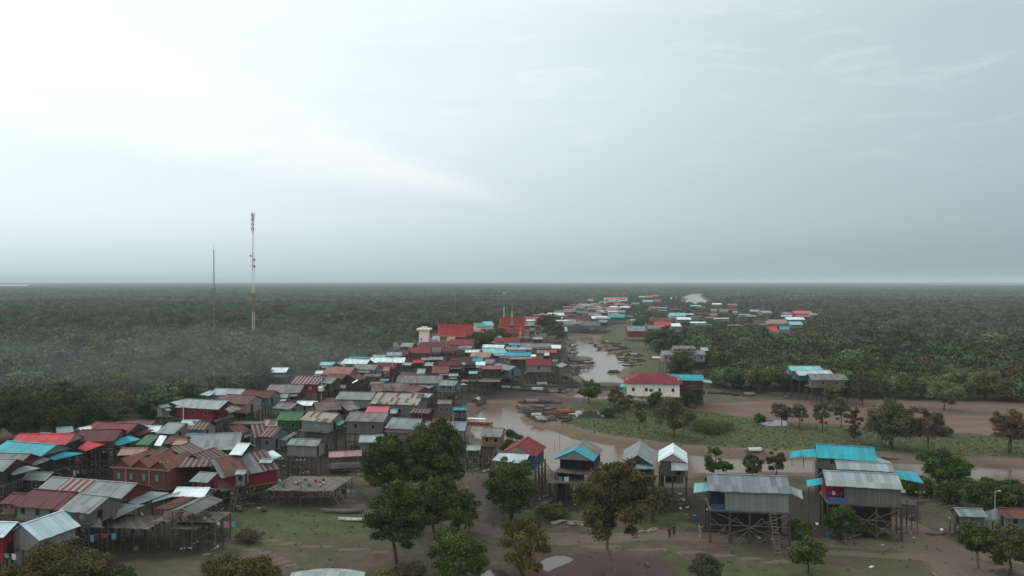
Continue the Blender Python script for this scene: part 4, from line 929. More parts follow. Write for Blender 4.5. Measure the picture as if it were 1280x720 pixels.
# --- shacks wedged into the gaps between the named houses
def fillers(region, spacing, count, zr_, Lr, seed, far=False):
    poly = U(region); rg = random.Random(seed); lo, hi = poly.min(0), poly.max(0); made = 0; used = set()
    for _ in range(count * 60):
        if made >= count: break
        p_ = np.array([[rg.uniform(lo[0], hi[0]), rg.uniform(lo[1], hi[1])]])
        if sdist(p_, poly)[0] > -2 or river_d(p_)[0] < 6: continue
        x, y = p_[0]; L = rg.uniform(*Lr) * (1.25 if far else 1); w = rg.uniform(2.0, 3.0)
        if any(math.hypot(h['mid'].x - x, h['mid'].y - y) < (max(h['L'] / 2, h['run']) + L / 2) * spacing for h in HOUSES): continue
        if any(math.hypot(x - a, y - b) < 10 for a, b in KEEP): continue
        if math.hypot(x - HALL[0], y - HALL[1]) < 11 or math.hypot(x - DECK[0], y - DECK[1]) < 9: continue
        nb = sorted(HOUSES, key=lambda h: math.hypot(h['mid'].x - x, h['mid'].y - y))
        rmn, cw = rg.choice([('r_greybrown', 'grey brown'), ('r_grey', 'grey'), ('r_rustred', 'rusty red'), ('r_brown', 'brown'), ('r_patched', 'rust patched'), ('r_pale', 'pale'), ('r_greydark', 'dark grey'), ('r_beige', 'faded salmon'), ('r_dustypink', 'dusty pink'), ('r_stripedark', 'rust striped'), ('r_maroon', 'maroon'), ('r_pale', 'pale tin'), ('r_silver', 'bright tin'), ('r_white', 'white')])
        lab = None
        for h in nb[:12]:
            if h.get('fill'): continue
            dx, dy = x - h['mid'].x, y - h['mid'].y
            side = ('behind' if dy > 0 else 'in front of') if abs(dy) > 1.3 * abs(dx) else ('left of' if dx < 0 else 'right of'); full = 'small %s roof %s the %s' % (cw, side, h['label'])
            wds = full.split()
            if len(wds) <= 16 and full not in used: lab = full; break
        if lab is None: continue
        used.add(lab); zz = zr_ + rg.uniform(-.9, .7); a = rg.uniform(-.30, .12) if not far else rg.uniform(-.15, .15)
        A_0 = proj((x - math.cos(a) * L / 2, y - math.sin(a) * L / 2, zz)); B_0 = proj((x + math.cos(a) * L / 2, y + math.sin(a) * L / 2, zz))
        house(A_0[0], A_0[1], B_0[0], B_0[1], None, None, rmn, rg.choice(['w_wood', 'w_greywood', 'w_dark', 'w_bluegrey', 'w_grey', 'w_maroon']), lab, zr=zz, run=w, back=w * rg.uniform(.8, 1.1), pitch=rg.uniform(.32, .46),
              cat='shack', name='stilt_shack', group='shacks wedged between the village houses', win=0 if far else rg.choice([0, 1]))
        HOUSES[-1]['fill'] = 1; made += 1
    print('fillers', made)
_g = unproj(176, 615, 0); HALL = (_g.x, _g.y); _g = unproj(372, 628, 0); DECK = (_g.x, _g.y); KEEP = [tuple(v) for v in U([(255,535),(290,540),(366,545),(395,565),(440,560),(390,500),(350,475),(245,545),(190,622),(222,612),(150,632),(232,602)])]
fillers([(-20,640),(20,580),(110,560),(215,540),(330,510),(420,485),(520,462),(545,500),(565,560),(500,585),(440,590),(300,630),(280,660),(200,680),(60,680)], .60, 34, 5.9, (4.0, 6.5), 4)
fillers([(420,485),(520,448),(560,436),(700,432),(705,462),(650,476),(590,496),(545,500)], .56, 42, 6.8, (4.5, 7.5), 5)
fillers([(690,424),(700,400),(735,387),(785,377),(788,404),(752,417),(716,424)], .38, 75, 8, (6, 11), 6, True)
fillers([(800,400),(840,385),(900,392),(1010,400),(1000,416),(930,420),(850,420)], .7, 24, 7.5, (7, 11), 8, True)
fillers([(640,418),(662,404),(700,388),(745,376),(745,384),(705,398),(690,412),(668,424)], .36, 26, 8, (6, 11), 16, True)

# ================================================================== special buildings
def ground_root(name, px, py, rz, label, cat, group=None):
    g = unproj(px, py, 0); r = empty(name, (g.x, g.y, gz(g.x, g.y) if g.y < 600 else 0), R(rz)); tag(r, label, cat, group); return r
# terracotta hall: one long brick wall under three gables
r_ = ground_root('terracotta_hall', 176, 627, -13, 'terracotta hall with three roof gables and four blue windows', 'hall')
FOOT.append((r_.location.x, r_.location.y, 9))
w = 5.9; b = MB(); b.box(-w, w, 0, 8, 2.6, 5.9); b.build('wall', MATS['w_brick'], r_)
b = MB(); b.box(-w - .25, w + .25, -.3, -.02, 5.9, 6.12); b.build('cornice', MATS['w_trim'], r_)
for i in (-1, 0, 1):
    cx = i * 3.95; b = MB()
    for s in (-1, 1):
        q = [(cx, -.3, 7.7), (cx, 8.3, 7.7), (cx + s * 2.05, 8.3, 6.14), (cx + s * 2.05, -.3, 6.14)]
        uv = [(0, 0), (8.6, 0), (8.6, 2.5), (0, 2.5)]
        if s > 0: q = q[::-1]; uv = uv[::-1]
        b.hexa(q, .08, uv)
    b.build('roof', MATS['r_tile'], r_)
    g = MB(); g.hexa([(cx - 1.85, -.05, 6.13), (cx + 1.85, -.05, 6.13), (cx, -.05, 7.55)], .1, None, (0, -1, 0)); g.build('gable', MATS['w_brick'], r_)
for x in (-4.6, -2.0, .7, 3.4): window_part(r_, x, 0, 3.9, .62, 1.15, ('y', -1), 'shutter', 'w_brick')
for x in (-3.0, 1.9): b = MB(); b.bar((x, -.12, 0), (x, -.12, 5.9), .13, n=8); b.build('column', MATS['w_trim'], r_)
b = MB(); b.box(-w, w, -.1, 8, 2.4, 2.6); b.build('floor', MATS['deck'], r_)
for i in range(6):
    for y in (.1, 7.6): put_stilt(r_, -w + .3 + i * (2 * w - .6) / 5, y, 2.4, -.3, 1.3, i)
for mt, q in (('r_stripedark', [(w + .1, 1.6, 6.2), (w + 6.8, 4.4, 6.1), (w + 5.6, 7.4, 6.9), (w - 1.2, 5.6, 7.1)]),):
    b = MB(); b.hexa(q, .08, [(0, 3), (7, 3), (7, 0), (0, 0)]); b.build('side_roof', MATS[mt], r_)
# drying deck over the meadow
r_ = ground_root('drying_deck', 372, 634, -3, 'wide bare wooden drying deck on tall posts beside the meadow', 'deck'); FOOT.append((r_.location.x, r_.location.y, 8))
b = MB(); rng = random.Random(5)
for i in range(26):
    x0 = -5.6 + i * .46; q = rng.uniform(-.05, .05); sh = .17 * i
    b.hexa([(x0, -.4 + rng.uniform(-.2, .1), 3.0 + q), (x0 + .42, -.4 + rng.uniform(-.2, .1), 3.0 + q), (x0 + .42 + 1.2, 9.3, 3.05 + q * .5), (x0 + 1.2, 9.3, 3.05 + q * .5)], .07)
b.build('deck_boards', MATS['deck'], r_)
for i in range(7):
    for j, y in enumerate((0, 3, 6, 9)): put_stilt(r_, -5.3 + i * 1.9 + j * .4, y, 2.93, -.4, .9, i + j)
b = MB(); b.bar((-5, -.05, 1.7), (6, -.05, 1.9), .05, n=4); b.bar((5.8, 0, 2.9), (8.6, -1.5, 0), .06, n=4); b.bar((6.2, 2, 2.9), (9.2, .5, 0), .05, n=4); b.build('brace', MATS['plank'], r_)
# water tower
r_ = ground_root('water_tower', 530.5, 436, -6, 'cream concrete water tower with a flat overhanging tank', 'water tower'); D0 = r_.location.y; sc_ = D0 / 950
W = 6.0 * sc_ * .92
zt = at_depth(530, 412.5, D0).z; b = MB(); b.box(-W, W, -W, W, 0, zt); b.build('shaft', MATS['concrete'], r_)
b = MB(); b.box(-W - 1.2, W + 1.2, -W - 1.2, W + 1.2, zt, zt + 1.0); b.build('slab', MATS['concrete'], r_)
b = MB(); b.box(-W * .62, W * .62, -W * .62, W * .62, zt + 1.0, zt + 1.9); b.build('tank_lid', MATS['litterwhite'], r_)
window_part(r_, -W * .5, -W, zt * .45, .8, 1.5, ('y', -1), 'opening', 'concrete')
# temple hall and temple: steep tiered red roofs with upturned tips
def temple_roof(r_, L, run, z0, z1, curve=1.0, tiers=1, name='roof', y0=0.0):
    b = MB(); n = 8
    for s in (-1, 1):
        for i in range(n):
            a0, a1 = i / n, (i + 1) / n
            f = lambda a: (y0 + s * run * a, z1 - (z1 - z0) * (a * 1.35 - .35 * a * a) )
            (ya, za), (yb_, zb) = f(a0), f(a1); e0, e1 = L / 2 + .6 * (1 - a0), L / 2 + .6 * (1 - a1)
            q = [(-e0, ya, za), (e0, ya, za), (e1, yb_, zb), (-e1, yb_, zb)]; uv = [(-e0, a0 * run), (e0, a0 * run), (e1, a1 * run), (-e1, a1 * run)]
            if s > 0: q = q[::-1]; uv = uv[::-1]
            b.hexa(q, .12, uv)
    b.box(-L / 2 - .6, L / 2 + .6, y0 - .15, y0 + .15, z1 - .03, z1 + .12)
    rf = b.build(name, MATS['r_temple'], r_)
    for s in (-1, 1):
        t = MB(); x = s * (L / 2 + .55); t.tube([(x, y0, z1), (x + s * .5, y0, z1 + .7), (x + s * .35, y0, z1 + 1.5), (x + s * .7, y0, z1 + 2.2)], [.2, .15, .1, .03], 6); t.build('roof_horn', MATS['gold'], rf)
    g = MB()
    for s in (-1, 1):
        x = s * (L / 2 - .1); g.hexa([(x, y0 - run * .93, z0 + .05), (x, y0 + run * .93, z0 + .05), (x, y0, z1 - .2)], .1, None, (s, 0, 0))
    g.build('gable', MATS['temple_wall'], rf)
r_ = ground_root('temple_hall', 569, 436, 0, 'long temple hall with steep bright red roof and upturned ridge tips', 'temple hall'); D0 = r_.location.y; s_ = D0 / 950; FOOT.append((r_.location.x, D0 + 4, 16))
z1 = at_depth(569, 405, D0 + 5).z; z0 = at_depth(569, 418, D0).z
b = MB(); b.box(-22 * s_, 22 * s_, 0, 11, 3.2, z0 + .4); b.build('wall', MATS['temple_wall'], r_)
temple_roof(r_, 43 * s_, 6.2, z0, z1, y0=5.5)
b = MB(); b.hexa([(-24 * s_, 0, z0 + .3), (24 * s_, 0, z0 + .3), (27 * s_, -3, z0 - 1.4), (-27 * s_, -3, z0 - 1.4)][::-1], .1); b.hexa([(24 * s_, 0, z0 + 1.5), (24 * s_, 10, z0 + 1.5), (32 * s_, 10, z0 - 1.), (32 * s_, 0, z0 - 1.)], .1); b.build('skirt_roof', MATS['r_temple'], r_)
b = MB(); b.box(-22 * s_, 22 * s_, -.3, 11, 2.9, 3.2); b.build('floor', MATS['deck'], r_)
for i in range(8):
    for y in (.2, 10): put_stilt(r_, (-21 + i * 6) * s_, y, 2.9, 0, 2, i)
r_ = ground_root('temple', 640, 425, 0, 'tall red roofed temple with golden spires', 'temple'); D0 = r_.location.y; s_ = D0 / 950; FOOT.append((r_.location.x, D0 + 4, 16))
z1 = at_depth(640, 397, D0 + 4).z; z0 = at_depth(640, 411, D0).z
b = MB(); b.box(-15 * s_, 15 * s_, 0, 11, .3, z0 + .4); b.build('wall', MATS['temple_wall'], r_)
temple_roof(r_, 31 * s_, 5.5, z0, z1, y0=5.5)
z2 = at_depth(640, 417.5, D0 - 2).z
b = MB(); b.hexa([(-16 * s_, -.6, z0 + .3), (16 * s_, -.6, z0 + .3), (16.5 * s_, -3.2, z2), (-16.5 * s_, -3.2, z2)][::-1], .12, [(0, 0), (15, 0), (15, 3), (0, 3)]); b.hexa([(16 * s_, -.5, z0 - .5), (16 * s_, 9, z0 - .5), (23 * s_, 9, z2 - .6), (23 * s_, -.5, z2 - .6)], .1); b.build('skirt_roof', MATS['r_temple'], r_)
b = MB(); b.hexa([(-3.6 * s_, -.2, z0 + 2), (3.6 * s_, -.2, z0 + 2), (0, -.2, z1 + .2)], 2.2, None, (0, -1, 0)); b.build('porch_gable', MATS['w_pinkgrey'], r_)
def spire(parent, x, y, z, h, r0, name='spire'):
    t = MB(); t.lathe([(r0, 0), (r0 * .95, h * .12), (r0 * .55, h * .2), (r0 * .6, h * .26), (r0 * .3, h * .42), (r0 * .16, h * .7), (.03, h)], 10, (x, y, z)); return t.build(name, MATS['gold'], parent)
spire(r_, 0, 5.5, z1, at_depth(640, 378, D0 + 5).z - z1, 1.1)
for x in (-15, -11.5, -8, -4.6, 4.6, 8, 11.5, 15): spire(r_, x * s_, 5.5, z1, 1.9, .28)
r_ = ground_root('stupa', 650.5, 428, 0, 'slender pinkish stupa in front of the temple', 'stupa'); s_ = r_.location.y / 950; h = at_depth(650, 408, r_.location.y).z
t = MB(); t.lathe([(1.1, 0), (1.1, h * .3), (.8, h * .33), (.75, h * .55), (.4, h * .62), (.2, h * .8), (.03, h)], 10); t.build('stupa_body', MATS['temple_wall'], r_)
r_ = ground_root('stupa', 669.5, 428, 0, 'slender pale stupa under the tall brown trees', 'stupa'); h = at_depth(669, 414, r_.location.y).z
t = MB(); t.lathe([(.8, 0), (.8, h * .4), (.5, h * .45), (.45, h * .6), (.2, h * .7), (.03, h)], 10); t.build('stupa_body', MATS['temple_wall'], r_)

# ------------------------------------------------------------------ masts
def lattice(root, x, y, z0, z1, w0, w1, mat, step):
    """triangular lattice: three legs, rungs and diagonals"""
    b = MB(); n = max(1, int(round((z1 - z0) / step)))
    def P(k, i): w = w0 + (w1 - w0) * i / n; a = k * 2 * math.pi / 3 + .4; return (x + w * math.cos(a), y + w * math.sin(a), z0 + (z1 - z0) * i / n)
    for i in range(n):
        for k in range(3):
            b.bar(P(k, i), P(k, i + 1), .11, n=4); b.bar(P(k, i), P((k + 1) % 3, i + 1), .06, n=3); b.bar(P(k, i + 1), P((k + 1) % 3, i + 1), .06, n=3)
    return b.build('mast_section', MATS[mat], root)
r_ = ground_root('lattice_mast', 316.5, 431, 0, 'tall red and white banded lattice mast with antennas', 'radio mast'); D0 = r_.location.y
Zp = lambda py: at_depth(316.5, py, D0).z
for a, b_, mt in ((431,416,'mastred'),(416,390,'mastwhite'),(390,366,'mastred'),(366,337,'mastwhite'),(337,316,'mastred'),(316,291,'mastwhite'),(291,268,'mastred')):
    z0, z1 = max(0, Zp(a)), Zp(b_); f = lambda z: .95 - .4 * z / Zp(265)
    lattice(r_, 0, 0, z0, z1, f(z0), f(z1), mt, 2.0)
for z in (268, 270.5, 274, 280, 286):
    for k in range(3):
        a = k * 2.094 + z; b = MB(); x, y = .85 * math.cos(a), .85 * math.sin(a); b.box(x - .16, x + .16, y - .1, y + .1, Zp(z) - 1.1, Zp(z) + .9); b.bar((x * .4, y * .4, Zp(z)), (x, y, Zp(z)), .05, n=4); b.build('antenna_panel', MATS['mastgrey' if k else 'mastred'], r_)
for z, s in ((325, 1), (320, -1), (333, 1)):
    b = MB(); b.lathe([(.05, 0), (.75, .22), (.78, .3)], 12); o = b.build('dish', MATS['mastgrey'], r_); o.location = (s * 1.0, -.6, Zp(z)); o.rotation_euler = (R(90), 0, R(30 * s))
b = MB(); b.bar((0, 0, Zp(268)), (0, 0, Zp(264)), .06, n=5); b.build('lightning_rod', MATS['mastgrey'], r_)
r_ = ground_root('lattice_mast', 267.5, 431, 0, 'thin grey mast left of the red and white one', 'radio mast'); D0 = r_.location.y
z1 = at_depth(267, 307, D0).z; lattice(r_, 0, 0, 0, z1 * .5, .45, .38, 'mastgrey', 1.6); lattice(r_, 0, 0, z1 * .5, z1 - 3, .38, .3, 'mastgrey', 1.6)
b = MB(); b.bar((0, 0, z1 - 3), (0, 0, z1), .09, .05, 6); b.build('mast_tip', MATS['mastgrey'], r_)
r_ = ground_root('lattice_mast', 630, 420, 0, 'pale antenna mast standing behind the temple roof', 'radio mast'); r_.location.y += 40; r_.location.x *= (r_.location.y) / (r_.location.y - 40); D0 = r_.location.y
z1 = at_depth(630, 363, D0).z; lattice(r_, 0, 0, 0, z1 * .6, .5, .4, 'mastwhite', 2); lattice(r_, 0, 0, z1 * .6, z1, .4, .25, 'mastgrey', 2)
for k in range(3): b = MB(); a = k * 2.1; b.box(.8 * math.cos(a) - .2, .8 * math.cos(a) + .2, .8 * math.sin(a) - .1, .8 * math.sin(a) + .1, z1 - 3.2, z1 - 1.0); b.build('antenna_panel', MATS['mastwhite'], r_)
r_ = ground_root('lattice_mast', 634, 420, 0, 'shorter grey whip mast beside the pale temple mast', 'radio mast'); r_.location.y += 40; r_.location.x *= (r_.location.y) / (r_.location.y - 40); D0 = r_.location.y
z1 = at_depth(634, 367, D0).z; lattice(r_, 0, 0, 0, z1 - 1, .5, .3, 'mastgrey', 2)
house(307, 424.5, 325, 424.5, 428, 433, 'r_rustred', 'w_brick', 'reddish cabin at the foot of the red and white mast', zr=4.0, stilts=False, cat='cabin', name='mast_cabin')
# ------------------------------------------------------------------ poles and lamps
def pole(px, pyb, pyt, label, kind='pole', mat='polepaint', r=.14):
    r_ = ground_root('utility_pole' if kind == 'pole' else 'street_lamp', px, pyb, 0, label, 'utility pole' if kind == 'pole' else 'street lamp'); D0 = r_.location.y; h = at_depth(px, pyt, D0).z - r_.location.z
    b = MB(); b.bar((0, 0, -.3), (0, 0, h), r, r * .75, 8); b.build('pole', MATS[mat], r_)
    if kind == 'pole':
        b = MB(); b.box(-.8, .8, -.06, .06, h - .6, h - .45); b.build('crossarm', MATS['plank'], r_)
        for x in (-.7, 0, .7): b = MB(); b.lathe([(.06, 0), (.09, .1), (.05, .22)], 8, (x, 0, h - .45)); b.build('insulator', MATS['litterwhite'], r_)
    elif kind == 'tank':
        pass
    else:
        b = MB(); b.bar((0, 0, h - .1), (.5, -.25, h + .12), .035, n=5); b.build('arm', MATS[mat], r_)
        b = MB(); b.box(.35, .75, -.35, -.15, h + .05, h + .18); b.build('lamp_head', MATS['litterwhite'], r_)
    return r_
pole(229.3, 553, 507, 'white pole in front of the crimson house')
pole(402, 507, 470, 'pole in front of the striped roof')
pole(490.5, 481, 446, 'thin pole at the right end of the white roofs')
pole(557.5, 452, 426, 'thin pole below the salmon gable')
pole(416.5, 505, 476, 'short dark pole right of the striped roof', mat='mastgrey')
pole(326, 540, 503, 'dark pole beside the rust striped house', mat='mastgrey')
pole(1243.5, 662, 614, 'street lamp with white head behind the low rust red roofed house', 'lamp', r=.055)
pole(376, 632, 572, 'bare thin pole rising from the drying deck', mat='plank', r=.07)
pole(348, 634, 570, 'bare thin pole at the left of the drying deck', mat='plank', r=.07)
pole(205, 630, 575, 'thin pole in front of the terracotta hall', mat='plank', r=.07)
pole(1150, 655, 612, 'bare post right of the broad weathered tin house', mat='plank', r=.1)
r_ = ground_root('barrel_tank', 402, 507, 0, 'pale round water tank on a stand at the pole', 'water tank'); r_.location.x += .1; r_.location.y -= .8
h = at_depth(402, 489, r_.location.y).z
b = MB(); b.lathe([(.9, h), (1.0, h + .15), (1.0, h + 1.3), (.5, h + 1.55)], 14); b.build('tank', MATS['concrete'], r_)
for i in range(4): a = i * 1.57 + .7; put_stilt(r_, .75 * math.cos(a), .75 * math.sin(a), h, 0, .6, i).name = 'leg'

# ------------------------------------------------------------------ boats
def boat_mesh(L, W, H, seed=0):
    b = MB(); n = 12; sec = []
    for i in range(n + 1):
        t = i / n * 2 - 1; w = W / 2 * (1 - abs(t) ** 2.6) + .03; k = H * .55 * abs(t) ** 3
        sec.append([(t * L / 2, -w, H + k), (t * L / 2, -w * .72, .12 + k * .8), (t * L / 2, 0, 0 + k * .8), (t * L / 2, w * .72, .12 + k * .8), (t * L / 2, w, H + k)])
    for a, c in zip(sec, sec[1:]):
        for j in range(4): b.poly([a[j], c[j], c[j + 1], a[j + 1]])
        for j in range(4): b.poly([(p_[0], p_[1] * .9, p_[2] + .05) for p_ in (a[j + 1], c[j + 1], c[j], a[j])])
        b.poly([a[0], (a[0][0], a[0][1] * .9, a[0][2] + .05), (c[0][0], c[0][1] * .9, c[0][2] + .05), c[0]])
        b.poly([a[4], c[4], (c[4][0], c[4][1] * .9, c[4][2] + .05), (a[4][0], a[4][1] * .9, a[4][2] + .05)])
    return b.mesh('boat')
_hull = [boat_mesh(7.5, 1.3, .5), boat_mesh(9.5, 1.5, .6), boat_mesh(6, 1.2, .45)]
_seat = MB(); [_seat.box(x - .14, x + .14, -.5, .5, .34, .38) for x in (-1.6, -.3, 1.2)]; _seat = _seat.mesh('seat'); _seat.materials.append(MATS['plank'])
_canopy = MB()
for i in range(8):
    a0, a1 = math.pi * i / 8, math.pi * (i + 1) / 8
    _canopy.hexa([(-2, .75 * math.cos(a0), .5 + .85 * math.sin(a0)), (2, .75 * math.cos(a0), .5 + .85 * math.sin(a0)), (2, .75 * math.cos(a1), .5 + .85 * math.sin(a1)), (-2, .75 * math.cos(a1), .5 + .85 * math.sin(a1))], .03)
_canopy = _canopy.mesh('canopy')
_frame = MB(); _frame.box(-2.6, 2.6, -.8, .8, 1.75, 1.82)
for x in (-2.4, 0, 2.4):
    for y in (-.6, .6): _frame.bar((x, y, .4), (x, y, 1.76), .04, n=4)
_frame = _frame.mesh('flat_canopy')
def boat(px, py, ang, label, mat='boatwood', k=0, canopy=None, z=None, group=None, sc=1.0):
    g = unproj(px, py, 0)
    zz = gz(g.x, g.y) if z is None else z
    if zz < -.95: zz = -1.0 - .12
    g = unproj(px, py, zz)
    r_ = empty('boat', (g.x, g.y, zz), R(ang)); tag(r_, label, 'boat', group); r_.scale = (sc,) * 3
    o = link('hull', _hull[k], r_)
    if not _hull[k].materials: _hull[k].materials.append(MATS['boatwood'])
    o.material_slots[0].link = 'OBJECT'; o.material_slots[0].material = MATS[mat]
    link('seat', _seat, r_)
    if canopy:
        me = _frame if canopy.startswith('flat:') else _canopy; o = link('canopy', me, r_)
        if not me.materials: me.materials.append(MATS['canvaswhite'])
        o.material_slots[0].link = 'OBJECT'; o.material_slots[0].material = MATS[canopy.replace('flat:', '')]
    return r_
GB = 'wooden boats drawn up along the river banks'
rng = random.Random(11)
def boat_row(pts, n, ang, jit, label, pm=('boatwood', 'boatwood', 'boatpale'), cp=.3, sc=1.0):
    P = [Vector(p_) for p_ in pts]
    for i in range(n):
        t = (i + rng.uniform(.1, .9)) / n * (len(P) - 1); k = min(int(t), len(P) - 2); q = P[k].lerp(P[k + 1], t - k)
        boat(q.x + rng.uniform(-3, 3), q.y + rng.uniform(-1.2, 1.2), ang + rng.uniform(-jit, jit), label, rng.choice(pm), rng.randrange(3),
             rng.choice(['boatpale', 'boatwood', 'tarpgrey']) if rng.random() < cp else None, group=GB, sc=sc)
boat_row([(652,508), (662,513), (672,522), (690,528)], 22, 15, 25, 'dark wooden boat beached in the pile at the tip of the mud bank', sc=.72)
boat_row([(668,508), (690,516), (712,527)], 14, 20, 40, 'dark wooden boat beached in the pile at the tip of the mud bank', sc=.66)
boat_row([(662,503), (690,505)], 4, 5, 15, 'dark wooden boat beached in the pile at the tip of the mud bank')
boat_row([(655,487), (700,490)], 7, 5, 12, 'dark wooden boat lying on the mud below the crimson roofed grey house', ('boatwood', 'boatpale', 'boatgreen'))
boat_row([(600,484), (640,486), (712,492)], 12, 3, 12, 'dark wooden boat lying on the mud below the crimson roofed grey house', ('boatwood', 'boatwood', 'boatgreen'), sc=.8)
boat_row([(655,482), (712,484)], 6, 5, 12, 'dark wooden boat lying on the mud below the crimson roofed grey house')
boat_row([(743,428), (752,437), (770,439), (780,445), (790,455)], 22, 40, 40, 'wooden boat moored in the crowd along the right bank at the river head')
boat_row([(752,425), (770,432), (790,442), (800,452)], 16, 30, 40, 'wooden boat moored in the crowd along the right bank at the river head')
boat_row([(712,425), (716,440), (715,455), (720,470)], 16, 60, 40, 'wooden boat moored under the stilts of the left bank at the river head')
boat_row([(722,450), (738,455)], 5, 10, 15, 'wooden boat tied up at the dark jetty in the river')
boat_row([(760,484), (770,486), (745,488)], 5, 5, 10, 'dark boat lying left of the white plastered house')
boat_row([(896,492), (935,494)], 5, 5, 15, 'boat lying on the mud behind the bare field trees')
boat_row([(600,478), (640,480)], 5, 3, 10, 'boat under the dark river front stilts')
boat_row([(730,412), (760,416)], 6, 10, 20, 'far boat in front of the blue grey verandah house')
boat_row([(590,500), (600,505)], 3, 80, 10, 'boat by the green roofed hut on the mud')
boat(691, 487, 4, 'green painted boat on the mud below the crimson roofed grey house', 'boatgreen', 1)
boat(596, 531, -12, 'boat with flat white and red canopy at the near river bank', 'canvasred', 1, 'flat:canvaswhite')
boat(767, 466, 8, 'round covered boat floating alone in the river', 'boatwood', 2, 'boatwood', z=-1.1)
boat(790, 458, 5, 'long slim boat poking into the river from the right bank', 'boatwood', 1)
boat(943, 565, 5, 'boat under a crumpled white sheet on the far bank', 'boatpale', 2, 'canvaswhite', sc=.8)
boat(704, 517, 5, 'boat covered with a salmon red tarpaulin on the mud bank', 'canvasred', 0, 'canvasred')
boat(820, 449, -10, 'boat with a white cover and red hull above the river bend', 'canvasred', 0, 'canvaswhite')
boat(1128, 576, 2, 'long dark boat lying across the water beyond the turquoise roof', 'boatwood', 1, z=-1.05)
boat(428, 641, -3, 'pale long boat upturned at the end of the drying deck', 'boatpale', 0); boat(440, 651, -6, 'white plank boat lying on the meadow edge by the dark trees', 'canvaswhite', 2, sc=.8)
boat(683, 630, 60, 'grey boat under the bamboo platform', 'boatpale', 2)
boat(1135, 629, -8, 'whitish upturned boat frame beside the broad weathered tin house', 'boatpale', 2)
boat(960, 603, 3, 'small grey boat behind the large plain grey house', 'boatpale', 2)
boat(1170, 668, 2, 'small pale boat on the grass at the lower right', 'boatpale', 2, sc=.6)

# ------------------------------------------------------------------ stakes, fences, platforms
def fence(pts, label, h=1.3, gap=1.2, rails=1, name='stake_fence', lean=.12, mat='plank', part='stake'):
    P = [unproj(a, b_, 0) for a, b_ in pts]; o = P[0]; r_ = empty(name, (o.x, o.y, 0)); tag(r_, label, 'fence'); rg = random.Random(len(label) + int(pts[0][0]))
    base = None; k = 0; tot = 0
    for a, c in zip(P, P[1:]):
        L = (c - a).length; n = max(1, int(L / gap))
        for i in range(n):
            if k >= 100: break
            q = a.lerp(c, i / n); z = gz(q.x, q.y)
            if base is None: mb = MB(); mb.bar((0, 0, 0), (0, 0, 1), .05, .04, 5); base = mb.mesh(part); base.materials.append(MATS[mat])
            s = bpy.data.objects.new(part, base); col.objects.link(s); s.parent = r_; s.location = (q.x - o.x, q.y - o.y, z - .2); s.scale = (1, 1, h * rg.uniform(.7, 1.25) + .2)
            s.rotation_euler = (rg.uniform(-lean, lean), rg.uniform(-lean, lean), 0); k += 1
        for j in range(rails):
            mb = MB(); zz = h * (.45 + .4 * j); mb.bar((a.x - o.x, a.y - o.y, gz(a.x, a.y) + zz), (c.x - o.x, c.y - o.y, gz(c.x, c.y) + zz), .035, n=4); mb.build('rail', MATS[mat], r_)
    return r_
fence([(415,607),(440,612),(462,625)], 'dark stake fence between the drying deck and the dark trees', 1.8, .7, 2)
fence([(1120,632),(1160,628),(1195,630)], 'low stake fence behind the whitish boat frame', 1.2, 1.0)
fence([(1070,498),(1280,500)], 'long dark rail fence along the back of the ploughed field', 1.1, 3.0, 2, lean=.03)
fence([(560,640),(600,632),(640,640)], 'sparse stakes on the mud between the round trees', 1.0, 1.6)
fence([(744,640),(790,636),(860,634)], 'sparse stakes below the two white and green gables', 1.3, 1.5)
fence([(600,490),(650,489),(700,485)], 'row of mooring stakes under the dark river front', 2.6, 1.4, 0)
fence([(712,430),(718,446),(716,462),(726,474)], 'row of mooring stakes along the left bank at the river head', 2.8, 1.6, 0)
fence([(1000,508),(1120,510)], 'sparse fence stakes in the middle of the ploughed field', 1.2, 3.5, 0)
def platform(px, py, ang, W, Dp, z, label, mat='deck', posts=True, rails=False):
    g = unproj(px, py, 0); r_ = empty('platform', (g.x, g.y, gz(g.x, g.y)), R(ang)); tag(r_, label, 'platform'); zz = z - r_.location.z
    b = MB(); rg = random.Random(int(px)); n = int(W / .5)
    for i in range(n): x = -W / 2 + i * W / n; q = rg.uniform(-.03, .03); b.hexa([(x, 0 + rg.uniform(-.2, .1), zz + q), (x + W / n - .05, 0 + rg.uniform(-.2, .1), zz + q), (x + W / n - .05, Dp, zz + q), (x, Dp, zz + q)], .06)
    b.build('boards', MATS[mat], r_); nx = max(2, int(W / 2.2))
    for i in range(nx + 1):
        for y in (.1, Dp / 2, Dp - .1): put_stilt(r_, -W / 2 + .1 + i * (W - .2) / nx, y, zz - .07 + (.9 if rails and y < .2 else 0), -.9, .75, i)
    if rails:
        b = MB(); [b.bar((-W / 2, .1, zz + h_), (W / 2, .1, zz + h_), .04, n=4) for h_ in (.45, .9)]; b.build('railing', MATS['plank'], r_)
    FOOT.append((g.x, g.y, W / 2)); return r_
platform(708, 632, -5, 6.5, 6.5, 4.0, 'bamboo platform with many thin legs in front of the grey gabled house')
platform(232, 687, -4, 9.5, 5, 4.2, 'cluttered dark platform of the open fronted shack over the meadow')
platform(150, 690, -8, 9, 6, 3.6, 'dark cluttered verandah below the grey gabled tin roof')
platform(1134, 668, -3, 3.4, 4, 4.7, 'railed porch right of the broad weathered tin house', rails=True)
platform(352, 497, 0, 8, 4, 3.5, 'small deck under the white roofed open shelter')
platform(600, 492, -3, 14, 6, 4.2, 'long terrace of pale planks below the pink roofed river front')
platform(725, 459, 3, 9, 5, .6, 'dark jetty jutting into the river head')
platform(674, 478, 0, 12, 5, 3.6, 'plank walkway under the crimson roofed grey house')
platform(740, 416, 2, 22, 6, 3.5, 'long verandah deck of the blue grey houses above the river head')
